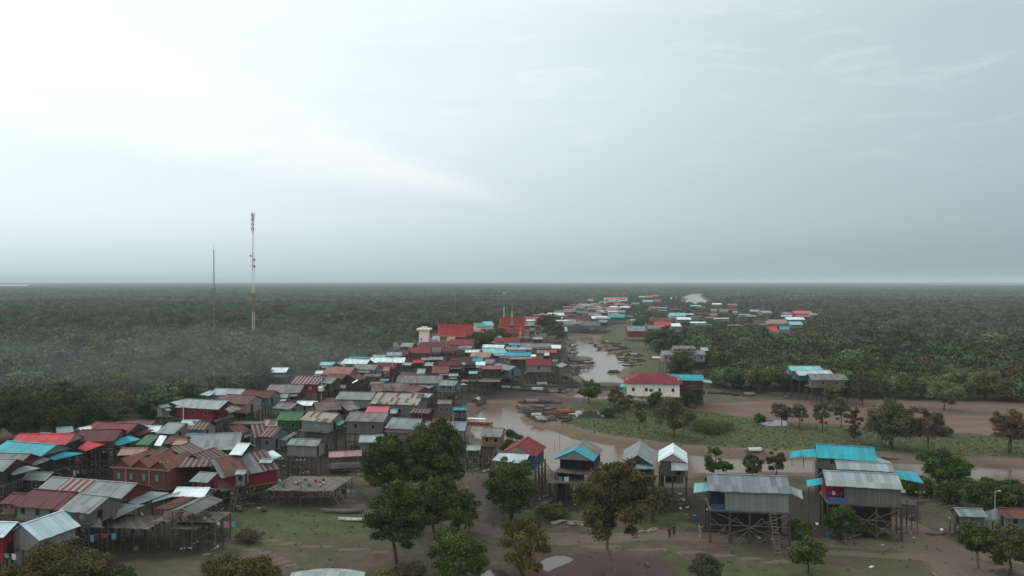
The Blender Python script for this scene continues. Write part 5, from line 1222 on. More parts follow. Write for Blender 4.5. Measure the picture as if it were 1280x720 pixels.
platform(520, 540, 0, 6, 3, 3.2, 'small terrace behind the tall round tree')
platform(270, 612, -6, 9, 4, 3.1, 'terrace beneath the long patched grey and rust roof')
platform(60, 630, -10, 10, 5, 3.2, 'dark walkway between the left edge houses')
platform(310, 545, -4, 10, 4, 3.1, 'walkway behind the rust striped gables')
platform(470, 560, -2, 12, 4, 3.0, 'walkway behind the low faded rusty shed')
# tarpaulin-like grey sheet roof at the very bottom
r_ = ground_root('fish_pen_cover', 410, 722, 4, 'broad grey sheet covering a pen at the bottom edge', 'pen cover')
b = MB()
for i in range(14):
    a0, a1 = i / 14, (i + 1) / 14; f = lambda a: (-5 + 10 * a, 2.0 - 2.4 * (2 * a - .9) ** 2 * .6)
    (xa, ya), (xb, yb_) = f(a0), f(a1); b.hexa([(xa, -6, .5), (xb, -6, .5), (xb, yb_, .55), (xa, ya, .55)], .05, [(xa, 0), (xb, 0), (xb, 8), (xa, 8)])
b.build('sheet', MATS['r_pale'], r_)
for i in range(5): put_stilt(r_, -4.4 + i * 2.2, .2, .48, -.3, .6, i).name = 'post'
# tarpaulin on the right bank
r_ = ground_root('tarpaulin', 797, 402, 0, 'crumpled pale tarpaulin on the right bank', 'tarpaulin')
b = MB(); rg = random.Random(3); s_ = r_.location.y / 950
G = [[((i - 6) * 1.6 * s_, (j - 1.5) * 5, 1.0 + rg.uniform(0, 1.6)) for i in range(13)] for j in range(4)]
for j in range(3):
    for i in range(12): b.hexa([G[j][i], G[j][i + 1], G[j + 1][i + 1], G[j + 1][i]], .05)
b.build('sheet', MATS['tarpgrey'], r_)

# goods standing on the decks
def on_deck(px, py, z, kind, label, mat, rz=0, group=None):
    g = unproj(px, py, z); b = MB()
    if kind == 'basket': b.lathe([(.22, 0), (.36, .1), (.42, .45), (.38, .5), (.34, .3)], 10)
    elif kind == 'sack': b.lathe([(.30, 0), (.40, .15), (.36, .45), (.15, .6), (.18, .68)], 9)
    else:
        b.box(-.4, .4, -.3, .3, 0, .06)
        for s in (-1, 1): b.box(-.4, .4, s * .3 - .03, s * .3 + .03, .06, .42); b.box(s * .4 - .03, s * .4 + .03, -.27, .27, .06, .42)
    o = b.build(kind, MATS[mat]); o.location = g; o.scale = (.7,) * 3; o.rotation_euler = (0, 0, R(rz)); tag(o, label, kind, group)
rg = random.Random(21)
for i in range(14):
    k, mt = rg.choice([('basket', 'plank'), ('sack', 'tarpgrey'), ('crate', 'plank'), ('crate', 'boatblue'), ('basket', 'clothred')])
    on_deck(rg.uniform(345, 405), rg.uniform(600, 611), 3.12, k, '%s set down on the wide bare wooden drying deck' % {'basket': 'round basket', 'sack': 'tied sack', 'crate': 'open crate'}[k], mt, rg.uniform(0, 90), 'goods on the drying deck')
for i in range(16):
    k, mt = rg.choice([('basket', 'plank'), ('sack', 'boatpale'), ('crate', 'plank'), ('sack', 'clothpink'), ('basket', 'barrelblue')])
    on_deck(rg.uniform(205, 268), rg.uniform(642, 652), 4.25, k, '%s on the cluttered dark platform over the meadow' % {'basket': 'round basket', 'sack': 'tied sack', 'crate': 'open crate'}[k], mt, rg.uniform(0, 90), 'goods on the cluttered dark platform')

# ================================================================== trees
def leaf_mesh(name, clumps, n, size, seed, flat=.0, up=.35):
    """n leaf-sized quads spread over the shells of clumps [(x,y,z,r,tint)]"""
    rg = np.random.default_rng(seed); C = np.array(clumps, float)
    w = C[:, 3] ** 2; idx = rg.choice(len(C), n, p=w / w.sum()); c = C[idx]
    d = rg.normal(size=(n, 3)); d /= np.linalg.norm(d, axis=1)[:, None]; d[:, 2] = np.where(d[:, 2] < -.6, -d[:, 2] * .6, d[:, 2])
    rad = c[:, 3] * (rg.uniform(.35, 1.15, n) ** .6); ex = rg.random(n) < .22; rad = np.where(ex, c[:, 3] * rg.uniform(1.0, 1.55, n), rad); pos = c[:, :3] + d * rad[:, None] * np.array([1, 1, .8])
    nrm = d + rg.normal(size=(n, 3)) * .75; nrm[:, 2] += up; nrm /= np.linalg.norm(nrm, axis=1)[:, None]
    a = np.cross(nrm, rg.normal(size=(n, 3))); a /= np.linalg.norm(a, axis=1)[:, None]; b = np.cross(nrm, a)
    s = size * rg.uniform(.55, 1.3, n)[:, None]
    V = np.stack([pos - a * s, pos - b * s * .55, pos + a * s, pos + b * s * .6], 1).reshape(-1, 3)
    me = np_mesh(name, V, np.arange(n * 4).reshape(-1, 4))
    t = np.clip(c[:, 4] * .8 + .1 + rg.normal(size=n) * .25, 0, 1); at = me.attributes.new('tint', 'FLOAT', 'POINT'); at.data.foreach_set('value', np.repeat(t, 4).astype(np.float32))
    return me
def crown_clumps(rx, rz, zc, n, seed, fr=(.26, .42), hollow=.55, top=.0):
    rg = random.Random(seed); out = []
    for i in range(n):
        a = rg.uniform(0, 2 * math.pi); e = math.asin(rg.uniform(-.92, 1)); q = rg.uniform(hollow, .95)
        r = rx * rg.uniform(*fr); k = q * (1 - r / rx * .55)
        if i % 3 == 0 and n >= 24: r *= .6; k = rg.uniform(.78, .98)
        out.append((math.cos(a) * math.cos(e) * rx * k, math.sin(a) * math.cos(e) * rx * k, zc + math.sin(e) * rz * k, r, rg.uniform(.1, .95)))
    return out
def trunk_mesh(name, H, clumps, r0, seed, lean=(0, 0), multi=1, fork=.45, nb=7, bend=0):
    rg = random.Random(seed); b = MB()
    for m_ in range(multi):
        ox, oy = (rg.uniform(-.5, .5), rg.uniform(-.4, .4)) if multi > 1 else (0, 0); lx, ly = lean[0] + (rg.uniform(-1, 1) if multi > 1 else 0), lean[1]
        F = (lx + rg.uniform(-.2, .2), ly + rg.uniform(-.2, .2), H * fork); M1 = (ox + (F[0] - ox) * .35 + bend + rg.uniform(-.25, .25), oy + (F[1] - oy) * .35, H * fork * .5)
        b.tube([(ox * .8, oy * .8, -.4), (ox, oy, .25), M1, F], [r0 * 1.5, r0, r0 * .8, r0 * .65], 8)
        cs = sorted(clumps, key=lambda c: -c[3]); rg.shuffle(cs)
        for c in cs[:nb]:
            mid = ((F[0] + c[0]) / 2 + rg.uniform(-.3, .3), (F[1] + c[1]) / 2 + rg.uniform(-.3, .3), (F[2] + c[2]) / 2 - .2 + rg.uniform(0, .4))
            b.tube([F, mid, c[:3]], [r0 * .5, r0 * .33, r0 * .12], 6)
    return b.mesh(name)
TG = 'trees'
def tree(px, pyb, pyt, wpx, pyc, leaf, label, n=6000, size=.22, seed=0, lean=0, nc=26, r0=.3, bark='bark', multi=1, fork=None, name='tree', shift=0, fr=(.24, .38), hollow=.5, group=None, cat='tree', bend=0, nb=9):
    g = unproj(px, pyb, 0); D = g.y; z = gz(g.x, g.y); g.z = z
    if z < -.5: z = -.5
    H = at_depth(px, pyt, D).z - z; zb = max(.15, at_depth(px, pyc, D).z - z); zb = max(.15, zb - .12 * (H - zb)); rx = wpx * .55 * D / 950
    sh = shift * D / 950
    rz = (H - zb) / 2; zc = (H + zb) / 2; small = nc < 24; nc = int(nc * (2.2 if small else 1.3)); fr = (fr[0] * (.7 if small else .8), fr[1] * .86)
    cl = [(c[0] + sh, *c[1:]) for c in crown_clumps(rx, rz * 1.02, zc, nc, seed + 7, fr, hollow)]
    r_ = empty(name, (g.x, g.y, z)); tag(r_, label, cat, group)
    t = trunk_mesh('trunk', H, cl, r0, seed, (sh * .7 + lean, 0), multi, fork or max(.12, min(.6, (zb + (H - zb) * .25) / H)), nb, bend); link('trunk', t, r_, MATS[bark])
    link('crown', leaf_mesh('crown', cl, int(n * 1.8), size * .86, seed), r_, MATS[leaf]); FOOT.append((g.x, g.y, 2))
    return r_
# foreground and middle trees, each where it stands
tree(541,645,522,76,612,'leaf_dark','tallest dense round dark tree in front of the village, rear right one of its clump',26000,.23,1,nc=60,r0=.42,fr=(.2,.32))
tree(484,650,541,64,612,'leaf_dark','dense dark green tree left of the tallest round one',16000,.23,2,nc=42,r0=.36,fr=(.22,.34))
tree(496,708,597,64,683,'leaf_dark','dark tree with a bare leaning trunk, frontmost left of the clump',17000,.21,3,nc=40,r0=.30,shift=-1.0,lean=-.4)
tree(547,694,592,56,662,'leaf_dark','dark tree with forked leaning trunk right behind the frontmost one',12000,.21,4,nc=34,r0=.26,shift=-1.3,lean=-.6)
tree(577,668,610,42,660,'leaf_dark','small dark bushy tree at the right foot of the clump',7000,.2,5,nc=20,multi=2,r0=.16)
tree(571,732,657,68,722,'leaf_bright','fresh green round tree at the bottom edge in front of the clump',14000,.19,6,nc=36,r0=.24)
tree(639,649,573,62,636,'leaf_dark','green many stemmed tree in front of the dark red gabled blue house',13000,.21,7,nc=36,multi=4,r0=.17,fork=.3)
tree(655,724,644,66,708,'leaf_yellow','thin yellowish olive tree beside the puddle',6500,.17,8,nc=32,multi=3,r0=.14,fork=.35,fr=(.16,.30))
tree(772,722,572,98,664,'leaf_olive','large umbrella shaped olive brown tree with long bare pale trunk',24000,.22,9,nc=58,r0=.27,bark='barkpale',shift=-.2,lean=-1.0,fr=(.17,.30),bend=-.9,fork=.52)
tree(815,652,597,40,640,'leaf_olive','olive tree tucked behind the right side of the umbrella shaped one',6000,.2,10,nc=18)
tree(1010,719,672,42,705,'leaf_bright','small round green tree at the bottom below the large plain grey house',8000,.17,12,nc=22,r0=.16)
tree(884,734,690,42,724,'leaf_pale','thin dusty bush at the bottom edge below the large plain grey house',3500,.15,13,nc=20,multi=3,r0=.08,fork=.25,fr=(.18,.3))
tree(1050,676,626,36,668,'leaf_dark','dark bush growing against the stilts of the broad weathered tin house',7000,.19,14,nc=20,multi=3,r0=.12)
tree(1180,614,560,54,600,'leaf_bright','light green spreading tree between the turquoise awning and the river',9000,.22,15,nc=26,r0=.2)
tree(1222,712,655,42,692,'leaf_dark','round tree with stout trunk in front of the low grey roofed wooden house',8000,.18,16,nc=24,r0=.24,bark='barkpale')
tree(1262,722,657,48,704,'leaf_olive','olive tree at the lower right corner beside the round one',8500,.19,17,nc=26,r0=.2)
tree(893,596,558,26,590,'leaf_dark','small dark tree by the river, left one behind the large plain grey house',5000,.22,18,nc=14,r0=.16)
tree(908,597,577,18,592,'leaf_dark','low dark shrub just right of the left small river tree',2500,.2,44,nc=9,r0=.1)
tree(940,597,568,26,590,'leaf_dark','small dark tree by the river, middle one behind the large plain grey house',4500,.22,19,nc=13,r0=.14)
tree(970,596,560,22,588,'leaf_dark','small upright tree by the river, right one behind the large plain grey house',4500,.22,20,nc=13,r0=.14)
tree(637,572,538,36,568,'leaf_dark','grey green shrub by the river behind the dark red gabled blue house',5000,.2,21,nc=16,multi=3,r0=.1)
tree(736,505,475,27,496,'leaf_bright','lone round tree at the water side left of the white plastered house',5000,.3,22,nc=14,r0=.22)
tree(780,526,487,24,518,'leaf_fieldtree','thin olive tree in front of the white plastered house',3600,.28,23,nc=14,r0=.16)
tree(799,538,497,20,528,'leaf_fieldtree','slim dusty tree on the green strip below the white plastered house',2800,.26,24,nc=13,r0=.14)
tree(843,547,498,50,534,'leaf_fieldtree','broad olive clump on the green strip below the maroon walled house',4500,.28,25,nc=30,multi=4,r0=.16)
tree(818,520,487,22,512,'leaf_dark','dark green tree under the right corner of the white plastered house',4000,.28,45,nc=13,r0=.16)
tree(866,510,480,24,502,'leaf_dark','dark tree in front of the maroon walled house',4000,.28,46,nc=13,r0=.16)
tree(770,512,484,20,506,'leaf_dark','small dark tree left below the white plastered house',3000,.26,47,nc=12,r0=.14)
tree(977,532,503,24,523,'leaf_brown','first slender brownish tree from the left on the ploughed field',3000,.24,26,nc=13,r0=.16)
tree(999,534,503,18,526,'leaf_fieldtree','second slender tree on the ploughed field, darker and narrower',2600,.24,27,nc=11,r0=.14)
tree(1028,541,496,22,530,'leaf_fieldtree','third slender olive tree on the ploughed field edge',3000,.24,28,nc=13,r0=.15)
tree(1051,534,498,22,524,'leaf_fieldtree','fourth slender tree on the ploughed field, right of the olive one',3000,.24,29,nc=13,r0=.15)
tree(1068,553,508,20,546,'leaf_brown','narrow russet tree standing on the green strip',3500,.22,30,nc=15,r0=.14)
tree(1114,560,498,60,548,'leaf_fieldtree','big bushy grey green tree in the middle of the green strip',11000,.27,31,nc=34,multi=3,r0=.2)
tree(1161,567,512,40,550,'leaf_brown','rust brown rounded tree right of the big bushy one',8000,.24,32,nc=24,multi=2,r0=.18)
tree(1262,566,512,44,548,'leaf_brown','brownish tree at the right edge on the green strip',7500,.24,33,nc=24,multi=3,r0=.17)
tree(1180,512,476,40,502,'leaf_fieldtree','dusty tree on the far edge of the ploughed field, right of centre',6000,.3,34,nc=20,r0=.2)
tree(1078,506,470,28,498,'leaf_brown','brown tree beside the front grey house on the field edge',4200,.3,35,nc=16,r0=.18)
tree(1040,510,478,20,503,'leaf_fieldtree','slim olive tree below the three field edge houses',2800,.28,48,nc=12,r0=.14)
tree(684,428,388,30,419,'leaf_brown','tall brown feathery tree right of the temple, left one of two',6500,.38,36,nc=20,r0=.3,fr=(.22,.36))
tree(697,430,398,22,424,'leaf_fieldtree','shorter olive tree right of the temple, right one of two',4500,.36,37,nc=16,r0=.25)
tree(603,440,412,38,436,'leaf_dark','wide dark tree between the temple hall and the dark red roof',6500,.36,38,nc=24,r0=.3)
tree(622,432,411,34,429,'leaf_dark','dark tree in front of the temple, right of the wide dark one',5500,.36,39,nc=22,r0=.3)
tree(616,414,401,12,412,'leaf_brown','small brown tree left of the temple wall',2000,.34,40,nc=9,r0=.2)
tree(830,437,409,36,432,'leaf_bright','round fresh green tree beside the bright red roofs on the right bank',7000,.4,41,nc=24,r0=.3)
tree(812,436,412,22,431,'leaf_brown','brown grey tree left of the round fresh green one on the right bank',4500,.36,42,nc=16,r0=.25)
tree(850,480,441,30,472,'leaf_dark','dark green leafy tree right in front of the school-like house',6000,.34,43,nc=20,r0=.25,shift=1)
tree(856,470,437,22,466,'leaf_brown','brownish tree before the windows of the school-like house',4500,.34,49,nc=14,r0=.22)
tree(800,410,397,18,408,'leaf_bright','low green tree by the pale tarpaulin on the right bank',2500,.4,50,nc=10,r0=.2)
tree(84,545,479,64,538,'leaf_dark','big round dark tree behind the bright red roof at the left',13000,.30,51,nc=40,r0=.4)
tree(36,548,484,60,542,'leaf_dark','dark tree left of the big round one at the left forest edge',11000,.30,52,nc=36,r0=.4)
tree(-4,550,492,56,546,'leaf_dark','dark tree cut off by the left edge of the view',9000,.30,53,nc=30,r0=.35)
tree(140,538,498,40,532,'leaf_wood','grey green bushy tree right of the big round dark one',6500,.30,54,nc=24,r0=.3)
# yellowish bushes at the bottom left, hedge on the right
def bush(px, pyb, pyt, wpx, leaf, label, n=4500, seed=0, size=.16, group=None):
    return tree(px, pyb, pyt, wpx, pyb - 1, leaf, label, n, size, seed, nc=18, multi=3, r0=.07, fork=.2, name='bush', fr=(.26,.42), group=group, cat='bush')
bush(62,735,676,56,'leaf_yellow','yellow olive bush in front of the brightest tin roof, left one of two',8000,61)
bush(104,738,690,66,'leaf_olive','olive bush in the bottom left corner, right one of two',9000,62)
bush(20,740,706,50,'leaf_yellow','low yellowish bush in the very bottom left corner',6000,63)
bush(150,738,708,40,'leaf_dark','dark low bush at the bottom edge below the dark platform',4500,64)
bush(285,738,692,60,'leaf_olive','russet olive bush at the bottom edge, left one of the pair below the meadow',8000,65)
bush(322,740,700,54,'leaf_yellow','green yellow bush at the bottom edge, right one of the pair below the meadow',7000,66)
bush(480,738,712,26,'leaf_yellow','small bright yellow green bush at the bottom edge beside the grey sheet',3500,67)
bush(512,730,704,44,'leaf_brown','brown twiggy bush behind the small bright yellow green one',3000,68,.11)
for i, (a, b_, t_, w_) in enumerate([(1132,616,600,26),(1152,618,597,30),(1188,630,602,34),(1208,624,598,32),(1228,640,602,42),(1252,645,606,44),(1282,650,604,48),(1240,622,600,36),(1268,625,602,40)]):
    bush(a, b_, t_, w_, 'leaf_dark', ['dark low shrub at the left end of the riverside hedge','dark shrub below the light green spreading tree, left side','dark shrub below the light green spreading tree, right side',
      'dark shrub in the rear of the riverside hedge','dark green shrub in the hedge left of the street lamp','big dark shrub in the hedge right behind the street lamp','dark shrub of the hedge cut by the right edge',
      'rear shrub of the hedge near the water, left','rear shrub of the hedge near the water, right'][i], 5500, 70 + i, .2)
bush(1000,672,650,30,'leaf_dark','dark weedy bush at the right foot of the large plain grey house',4000,80)
bush(1075,668,650,30,'leaf_dark','low weedy bush under the middle of the broad weathered tin house',3500,81)
bush(690,648,634,40,'leaf_bright','low green weeds between the two gabled houses',4500,82,.13)
bush(745,655,634,30,'leaf_olive','dry scrub left of the umbrella shaped tree trunk',2600,83)
bush(310,676,664,34,'leaf_brown','dark scrubby heap on the meadow edge',2500,84,.12)
bush(1040,590,578,22,'leaf_brown','brown scrub between the turquoise awnings',2000,85)
bush(950,529,517,14,'leaf_bright','low green shrub on the green strip',1500,86,.2)
bush(1180,545,532,18,'leaf_bright','green shrub at the back of the green strip',1800,87,.2)
bush(890,539,530,60,'leaf_bright','low tangle of green weeds in the middle of the green strip',4000,88,.18)
bush(760,521,511,26,'leaf_bright','low green weeds beside the pale pool on the mud',2500,89,.18)

# ------------------------------------------------------------------ the flooded forest
kinds = []
for k in range(6):
    rx = [5.6, 4.8, 6.4, 4.3, 5.9, 5.0][k]; H = [7.6, 8.4, 7.2, 7.0, 9.0, 6.2][k]
    cl = crown_clumps(rx, H * .42, H * .55, 26, 300 + k, (.24, .38), .45)
    kinds.append((rx, H, leaf_mesh('crown', cl, 3600, .36, 400 + k), trunk_mesh('trunk', H, cl, .2, 500 + k, multi=2, fork=.3, nb=5)))
WOODM = ['leaf_wood', 'leaf_wood', 'leaf_dark', 'leaf_brown', 'leaf_wood', 'leaf_olive']
rgn = np.random.default_rng(77)
def jitter_grid(x0, x1, y0, y1, s, j=.42):
    a, b = np.meshgrid(np.arange(x0, x1, s), np.arange(y0, y1, s)); P = np.stack([a.ravel(), b.ravel()], 1).astype(float); return P + rgn.uniform(-j, j, P.shape) * s
def in_forest(P, m=0.0): return np.minimum(sdist(P, FOREST_L), sdist(P, FOREST_R)) < m
LK = [np.array(l) for l in LAKES] + [U(FAR_RIV)]
def clear(P, r=0):
    k = np.ones(len(P), bool)
    for x, y, q in FOOT: k &= np.hypot(P[:, 0] - x, P[:, 1] - y) > q + 2.2
    for l in LK[-1:]: k &= sdist(P, l) > 8 + r
    return k
P = jitter_grid(-560, 760, 130, 620, 8.2); P = P[(np.abs(np.arctan2(P[:, 0], P[:, 1])) < .80)]
P = P[in_forest(P)]; P = P[clear(P)]
d = np.hypot(P[:, 0], P[:, 1]); azm = np.arctan2(P[:, 0], P[:, 1]); inview = np.abs(azm) < .58
order = np.argsort(np.where(inview, d, 1e9)); n_ind = 215; ind = order[:n_ind]; rest = np.setdiff1d(np.arange(len(P)), ind)
LBL = ['low round tree in the flooded forest behind the village', 'upright tree in the flooded forest behind the village', 'wide spreading tree in the flooded forest behind the village',
       'small brownish tree in the flooded forest behind the village', 'tallest kind of tree in the flooded forest behind the village', 'low olive tree in the flooded forest behind the village']
for q, i in enumerate(ind):
    x, y = P[i]; k = int(rgn.integers(0, 6)); side = x > 60
    r_ = empty('forest_tree', (x, y, -.1), float(rgn.uniform(0, 6.28))); s = float(rgn.uniform(.62, 1.3)); r_.scale = (s, s, s)
    tag(r_, LBL[k].replace('behind the village', 'beyond the field' if side else 'behind the village'), 'tree', 'flooded forest trees ' + ('beyond the field' if side else 'behind the village'))
    rx, H, cm, tm = kinds[k]; link('crown', cm, r_, MATS['leaf_fieldtree' if side and y < 275 and k != 2 and rgn.random() < .7 else WOODM[k]]); link('trunk', tm, r_, MATS['bark'])
# everything farther: one wood, instanced
src = bpy.data.collections.new('wood_sources'); src2 = bpy.data.collections.new('canopy_sources')
for k in range(6):
    rx, H, cm, tm = kinds[k]
    cl = crown_clumps(rx, H * .42, H * .55, 17, 900 + k, (.28, .42), .45)
    me = leaf_mesh('wood_tree', cl, 1100, .60, 930 + k); me.materials.append(MATS[WOODM[k]]); o = bpy.data.objects.new('wood_tree', me); src.objects.link(o)
for k in range(3):
    rg = np.random.default_rng(40 + k); cl = []
    for i in range(56):
        x, y = rg.uniform(-32, 32, 2); r = rg.uniform(2.8, 5.6); cl.append((x, y, rg.uniform(2.0, 5.6), r, rg.uniform(0, 1)))
    me = leaf_mesh('canopy_patch', cl, 6500, 1.25, 960 + k); me.materials.append(MATS['leaf_far']); o = bpy.data.objects.new('canopy_patch', me); src2.objects.link(o)
P2 = jitter_grid(-1300, 1500, 560, 1250, 10); P2 = P2[np.abs(np.arctan2(P2[:, 0], P2[:, 1])) < .74]; P2 = P2[P2[:, 1] >= 620]; P2 = P2[in_forest(P2, 3)]; P2 = P2[clear(P2)]
Q = np.vstack([P[rest], P2]); Q = Q[(rgn.random(len(Q)) > .06) & ((fbm(Q, 70, 31) < .64) | (rgn.random(len(Q)) < .3))]
# trees standing loosely between the far houses
VIL = U([(742,392),(770,366.5),(850,364.5),(940,372),(1030,384),(1032,404),(1000,420),(940,424),(870,424),(838,412),(800,404),(785,396)])
V = jitter_grid(50, 1300, 480, 2600, 11); V = V[sdist(V, VIL) < 0]; V = V[clear(V)]; V = V[(rgn.random(len(V)) < .82) & (river_d(V) > 9)]
VIL2 = U([(800,432),(880,428),(900,440),(960,430),(1010,440),(900,470),(880,458),(884,440)])
V2 = jitter_grid(40, 200, 300, 520, 9); V2 = V2[sdist(V2, VIL2) < 0]; V2 = V2[clear(V2)]; V2 = V2[rgn.random(len(V2)) < .7]
nQ = len(Q); Q = np.vstack([Q, V, V2])
T = jitter_grid(-9000, 9500, 1270, 13000, 58, .25); T = T[np.abs(np.arctan2(T[:, 0], T[:, 1])) < .74]
kk = in_forest(T, 20)
for l in LK: kk &= sdist(T, l) > 34
T = T[kk]
A = np.column_stack([np.vstack([Q, T]), np.full(len(Q) + len(T), -.15)])
wm = bpy.data.meshes.new('flooded_forest'); wm.vertices.add(len(A)); wm.vertices.foreach_set('co', A.astype(np.float32).ravel())
at = wm.attributes.new('far', 'FLOAT', 'POINT'); at.data.foreach_set('value', np.r_[np.zeros(len(Q)), np.ones(len(T))].astype(np.float32))
at = wm.attributes.new('sc', 'FLOAT', 'POINT'); sc_a = np.ones(len(A)); sc_a[nQ:len(Q)] = .62; at.data.foreach_set('value', sc_a.astype(np.float32))
wood = bpy.data.objects.new('flooded_forest', wm); col.objects.link(wood); tag(wood, 'unbroken flooded forest reaching to the horizon', 'forest', kind='stuff')
print('wood', len(Q), 'patches', len(T), 'individual', len(ind))
ng = bpy.data.node_groups.new('scatter_wood', 'GeometryNodeTree')
ng.interface.new_socket('Geometry', in_out='INPUT', socket_type='NodeSocketGeometry'); ng.interface.new_socket('Geometry', in_out='OUTPUT', socket_type='NodeSocketGeometry')
gi = ng.nodes.new('NodeGroupInput'); go = ng.nodes.new('NodeGroupOutput'); jn = ng.nodes.new('GeometryNodeJoinGeometry')
na = ng.nodes.new('GeometryNodeInputNamedAttribute'); na.data_type = 'FLOAT'; na.inputs['Name'].default_value = 'far'
nsc = ng.nodes.new('GeometryNodeInputNamedAttribute'); nsc.data_type = 'FLOAT'; nsc.inputs['Name'].default_value = 'sc'
def scatter(coll, lo, hi, s0, s1, seed):
    ci = ng.nodes.new('GeometryNodeCollectionInfo'); ci.inputs['Collection'].default_value = coll; ci.inputs['Separate Children'].default_value = True; ci.inputs['Reset Children'].default_value = True
    ip = ng.nodes.new('GeometryNodeInstanceOnPoints'); ip.inputs['Pick Instance'].default_value = True
    cmp_ = ng.nodes.new('FunctionNodeCompare'); cmp_.data_type = 'FLOAT'; cmp_.operation = 'GREATER_THAN' if lo > .4 else 'LESS_THAN'
    ng.links.new(na.outputs['Attribute'], cmp_.inputs[0]); cmp_.inputs[1].default_value = .5
    rv = ng.nodes.new('FunctionNodeRandomValue'); rv.data_type = 'FLOAT_VECTOR'; rv.inputs[0].default_value = (0, 0, 0); rv.inputs[1].default_value = (0, 0, 6.283); rv.inputs['Seed'].default_value = seed
    sv = ng.nodes.new('FunctionNodeRandomValue'); sv.data_type = 'FLOAT'; sv.inputs[2].default_value = s0; sv.inputs[3].default_value = s1; sv.inputs['Seed'].default_value = seed + 1
    ri = ng.nodes.new('FunctionNodeRandomValue'); ri.data_type = 'INT'; ri.inputs[4].default_value = 0; ri.inputs[5].default_value = 11; ri.inputs['Seed'].default_value = seed + 2
    ng.links.new(gi.outputs[0], ip.inputs['Points']); ng.links.new(cmp_.outputs[0], ip.inputs['Selection']); ng.links.new(ci.outputs[0], ip.inputs['Instance'])
    ng.links.new(rv.outputs[0], ip.inputs['Rotation']); mm = ng.nodes.new('ShaderNodeMath'); mm.operation = 'MULTIPLY'; ng.links.new(sv.outputs[1], mm.inputs[0]); ng.links.new(nsc.outputs['Attribute'], mm.inputs[1]); ng.links.new(mm.outputs[0], ip.inputs['Scale']); ng.links.new(ri.outputs[2], ip.inputs['Instance Index'])
    ng.links.new(ip.outputs[0], jn.inputs[0])
scatter(src, 0, .5, .6, 1.35, 3); scatter(src2, .5, 1, .95, 1.15, 13)
ng.links.new(jn.outputs[0], go.inputs[0]); md = wood.modifiers.new('scatter', 'NODES'); md.node_group = ng

# grass tufts and weeds: nobody could count them
gt = bpy.data.collections.new('grass_sources')
for k in range(3):
    rg = np.random.default_rng(700 + k); n = 26; a = rg.uniform(0, 6.28, n); r = rg.uniform(0, .45, n); base = np.stack([r * np.cos(a), r * np.sin(a), np.zeros(n)], 1)
    tip = base + np.stack([np.cos(a) * .12, np.sin(a) * .12, rg.uniform(.12, .38, n)], 1) + rg.normal(size=(n, 3)) * .04; s = np.stack([-np.sin(a), np.cos(a), np.zeros(n)], 1) * .05
    V = np.stack([base - s, base + s, tip], 1).reshape(-1, 3); me = np_mesh('grass_tuft', V, np.arange(n * 3).reshape(-1, 3))
    at = me.attributes.new('tint', 'FLOAT', 'POINT'); at.data.foreach_set('value', np.repeat(rg.uniform(0, 1, n), 3).astype(np.float32)); me.materials.append(MATS['grassblade'])
    gt.objects.link(bpy.data.objects.new('grass_tuft', me))
sel = (GP[:, 1] > 86) & (GP[:, 1] < 330) & (np.abs(GP[:, 0]) < 220) & (g_grass > .25) & (d_riv > 4)
base = GP[sel]; w = g_grass[sel] * np.where(GP[sel][:, 1] < 150, .12, .8); base = np.repeat(base, 2, 0); w = np.repeat(w, 2); keep = rgn.random(len(base)) < w * .9; base = base[keep] + rgn.uniform(-.9, .9, (keep.sum(), 2))
ns_ = jitter_grid(-90, 170, 90, 175, 3.6); ns_ = ns_[(fbm(ns_, 14, 5) > .52)]; base = np.vstack([base, ns_])
A = np.column_stack([base, height(base) - .02]); gm = bpy.data.meshes.new('grass'); gm.vertices.add(len(A)); gm.vertices.foreach_set('co', A.astype(np.float32).ravel())
grs = bpy.data.objects.new('grass', gm); col.objects.link(grs); tag(grs, 'rough tufts of grass and weeds on the mud and the green strip', 'grass', kind='stuff'); print('tufts', len(A))
def scatter_on(o, coll, s0, s1, seed, nsrc, tilt=.0):
    g = bpy.data.node_groups.new('scatter', 'GeometryNodeTree'); g.interface.new_socket('Geometry', in_out='INPUT', socket_type='NodeSocketGeometry'); g.interface.new_socket('Geometry', in_out='OUTPUT', socket_type='NodeSocketGeometry')
    a = g.nodes.new('NodeGroupInput'); z = g.nodes.new('NodeGroupOutput'); ci = g.nodes.new('GeometryNodeCollectionInfo'); ci.inputs['Collection'].default_value = coll; ci.inputs['Separate Children'].default_value = True; ci.inputs['Reset Children'].default_value = True
    ip = g.nodes.new('GeometryNodeInstanceOnPoints'); ip.inputs['Pick Instance'].default_value = True
    rv = g.nodes.new('FunctionNodeRandomValue'); rv.data_type = 'FLOAT_VECTOR'; rv.inputs[0].default_value = (-tilt, -tilt, 0); rv.inputs[1].default_value = (tilt, tilt, 6.283); rv.inputs['Seed'].default_value = seed
    sv = g.nodes.new('FunctionNodeRandomValue'); sv.data_type = 'FLOAT'; sv.inputs[2].default_value = s0; sv.inputs[3].default_value = s1; sv.inputs['Seed'].default_value = seed + 1
    ri = g.nodes.new('FunctionNodeRandomValue'); ri.data_type = 'INT'; ri.inputs[4].default_value = 0; ri.inputs[5].default_value = nsrc * 2 - 1; ri.inputs['Seed'].default_value = seed + 2
    g.links.new(a.outputs[0], ip.inputs['Points']); g.links.new(ci.outputs[0], ip.inputs['Instance']); g.links.new(rv.outputs[0], ip.inputs['Rotation']); g.links.new(sv.outputs[1], ip.inputs['Scale']); g.links.new(ri.outputs[2], ip.inputs['Instance Index']); g.links.new(ip.outputs[0], z.inputs[0])
    m_ = o.modifiers.new('scatter', 'NODES'); m_.node_group = g
scatter_on(grs, gt, .35, .85, 5, 3)
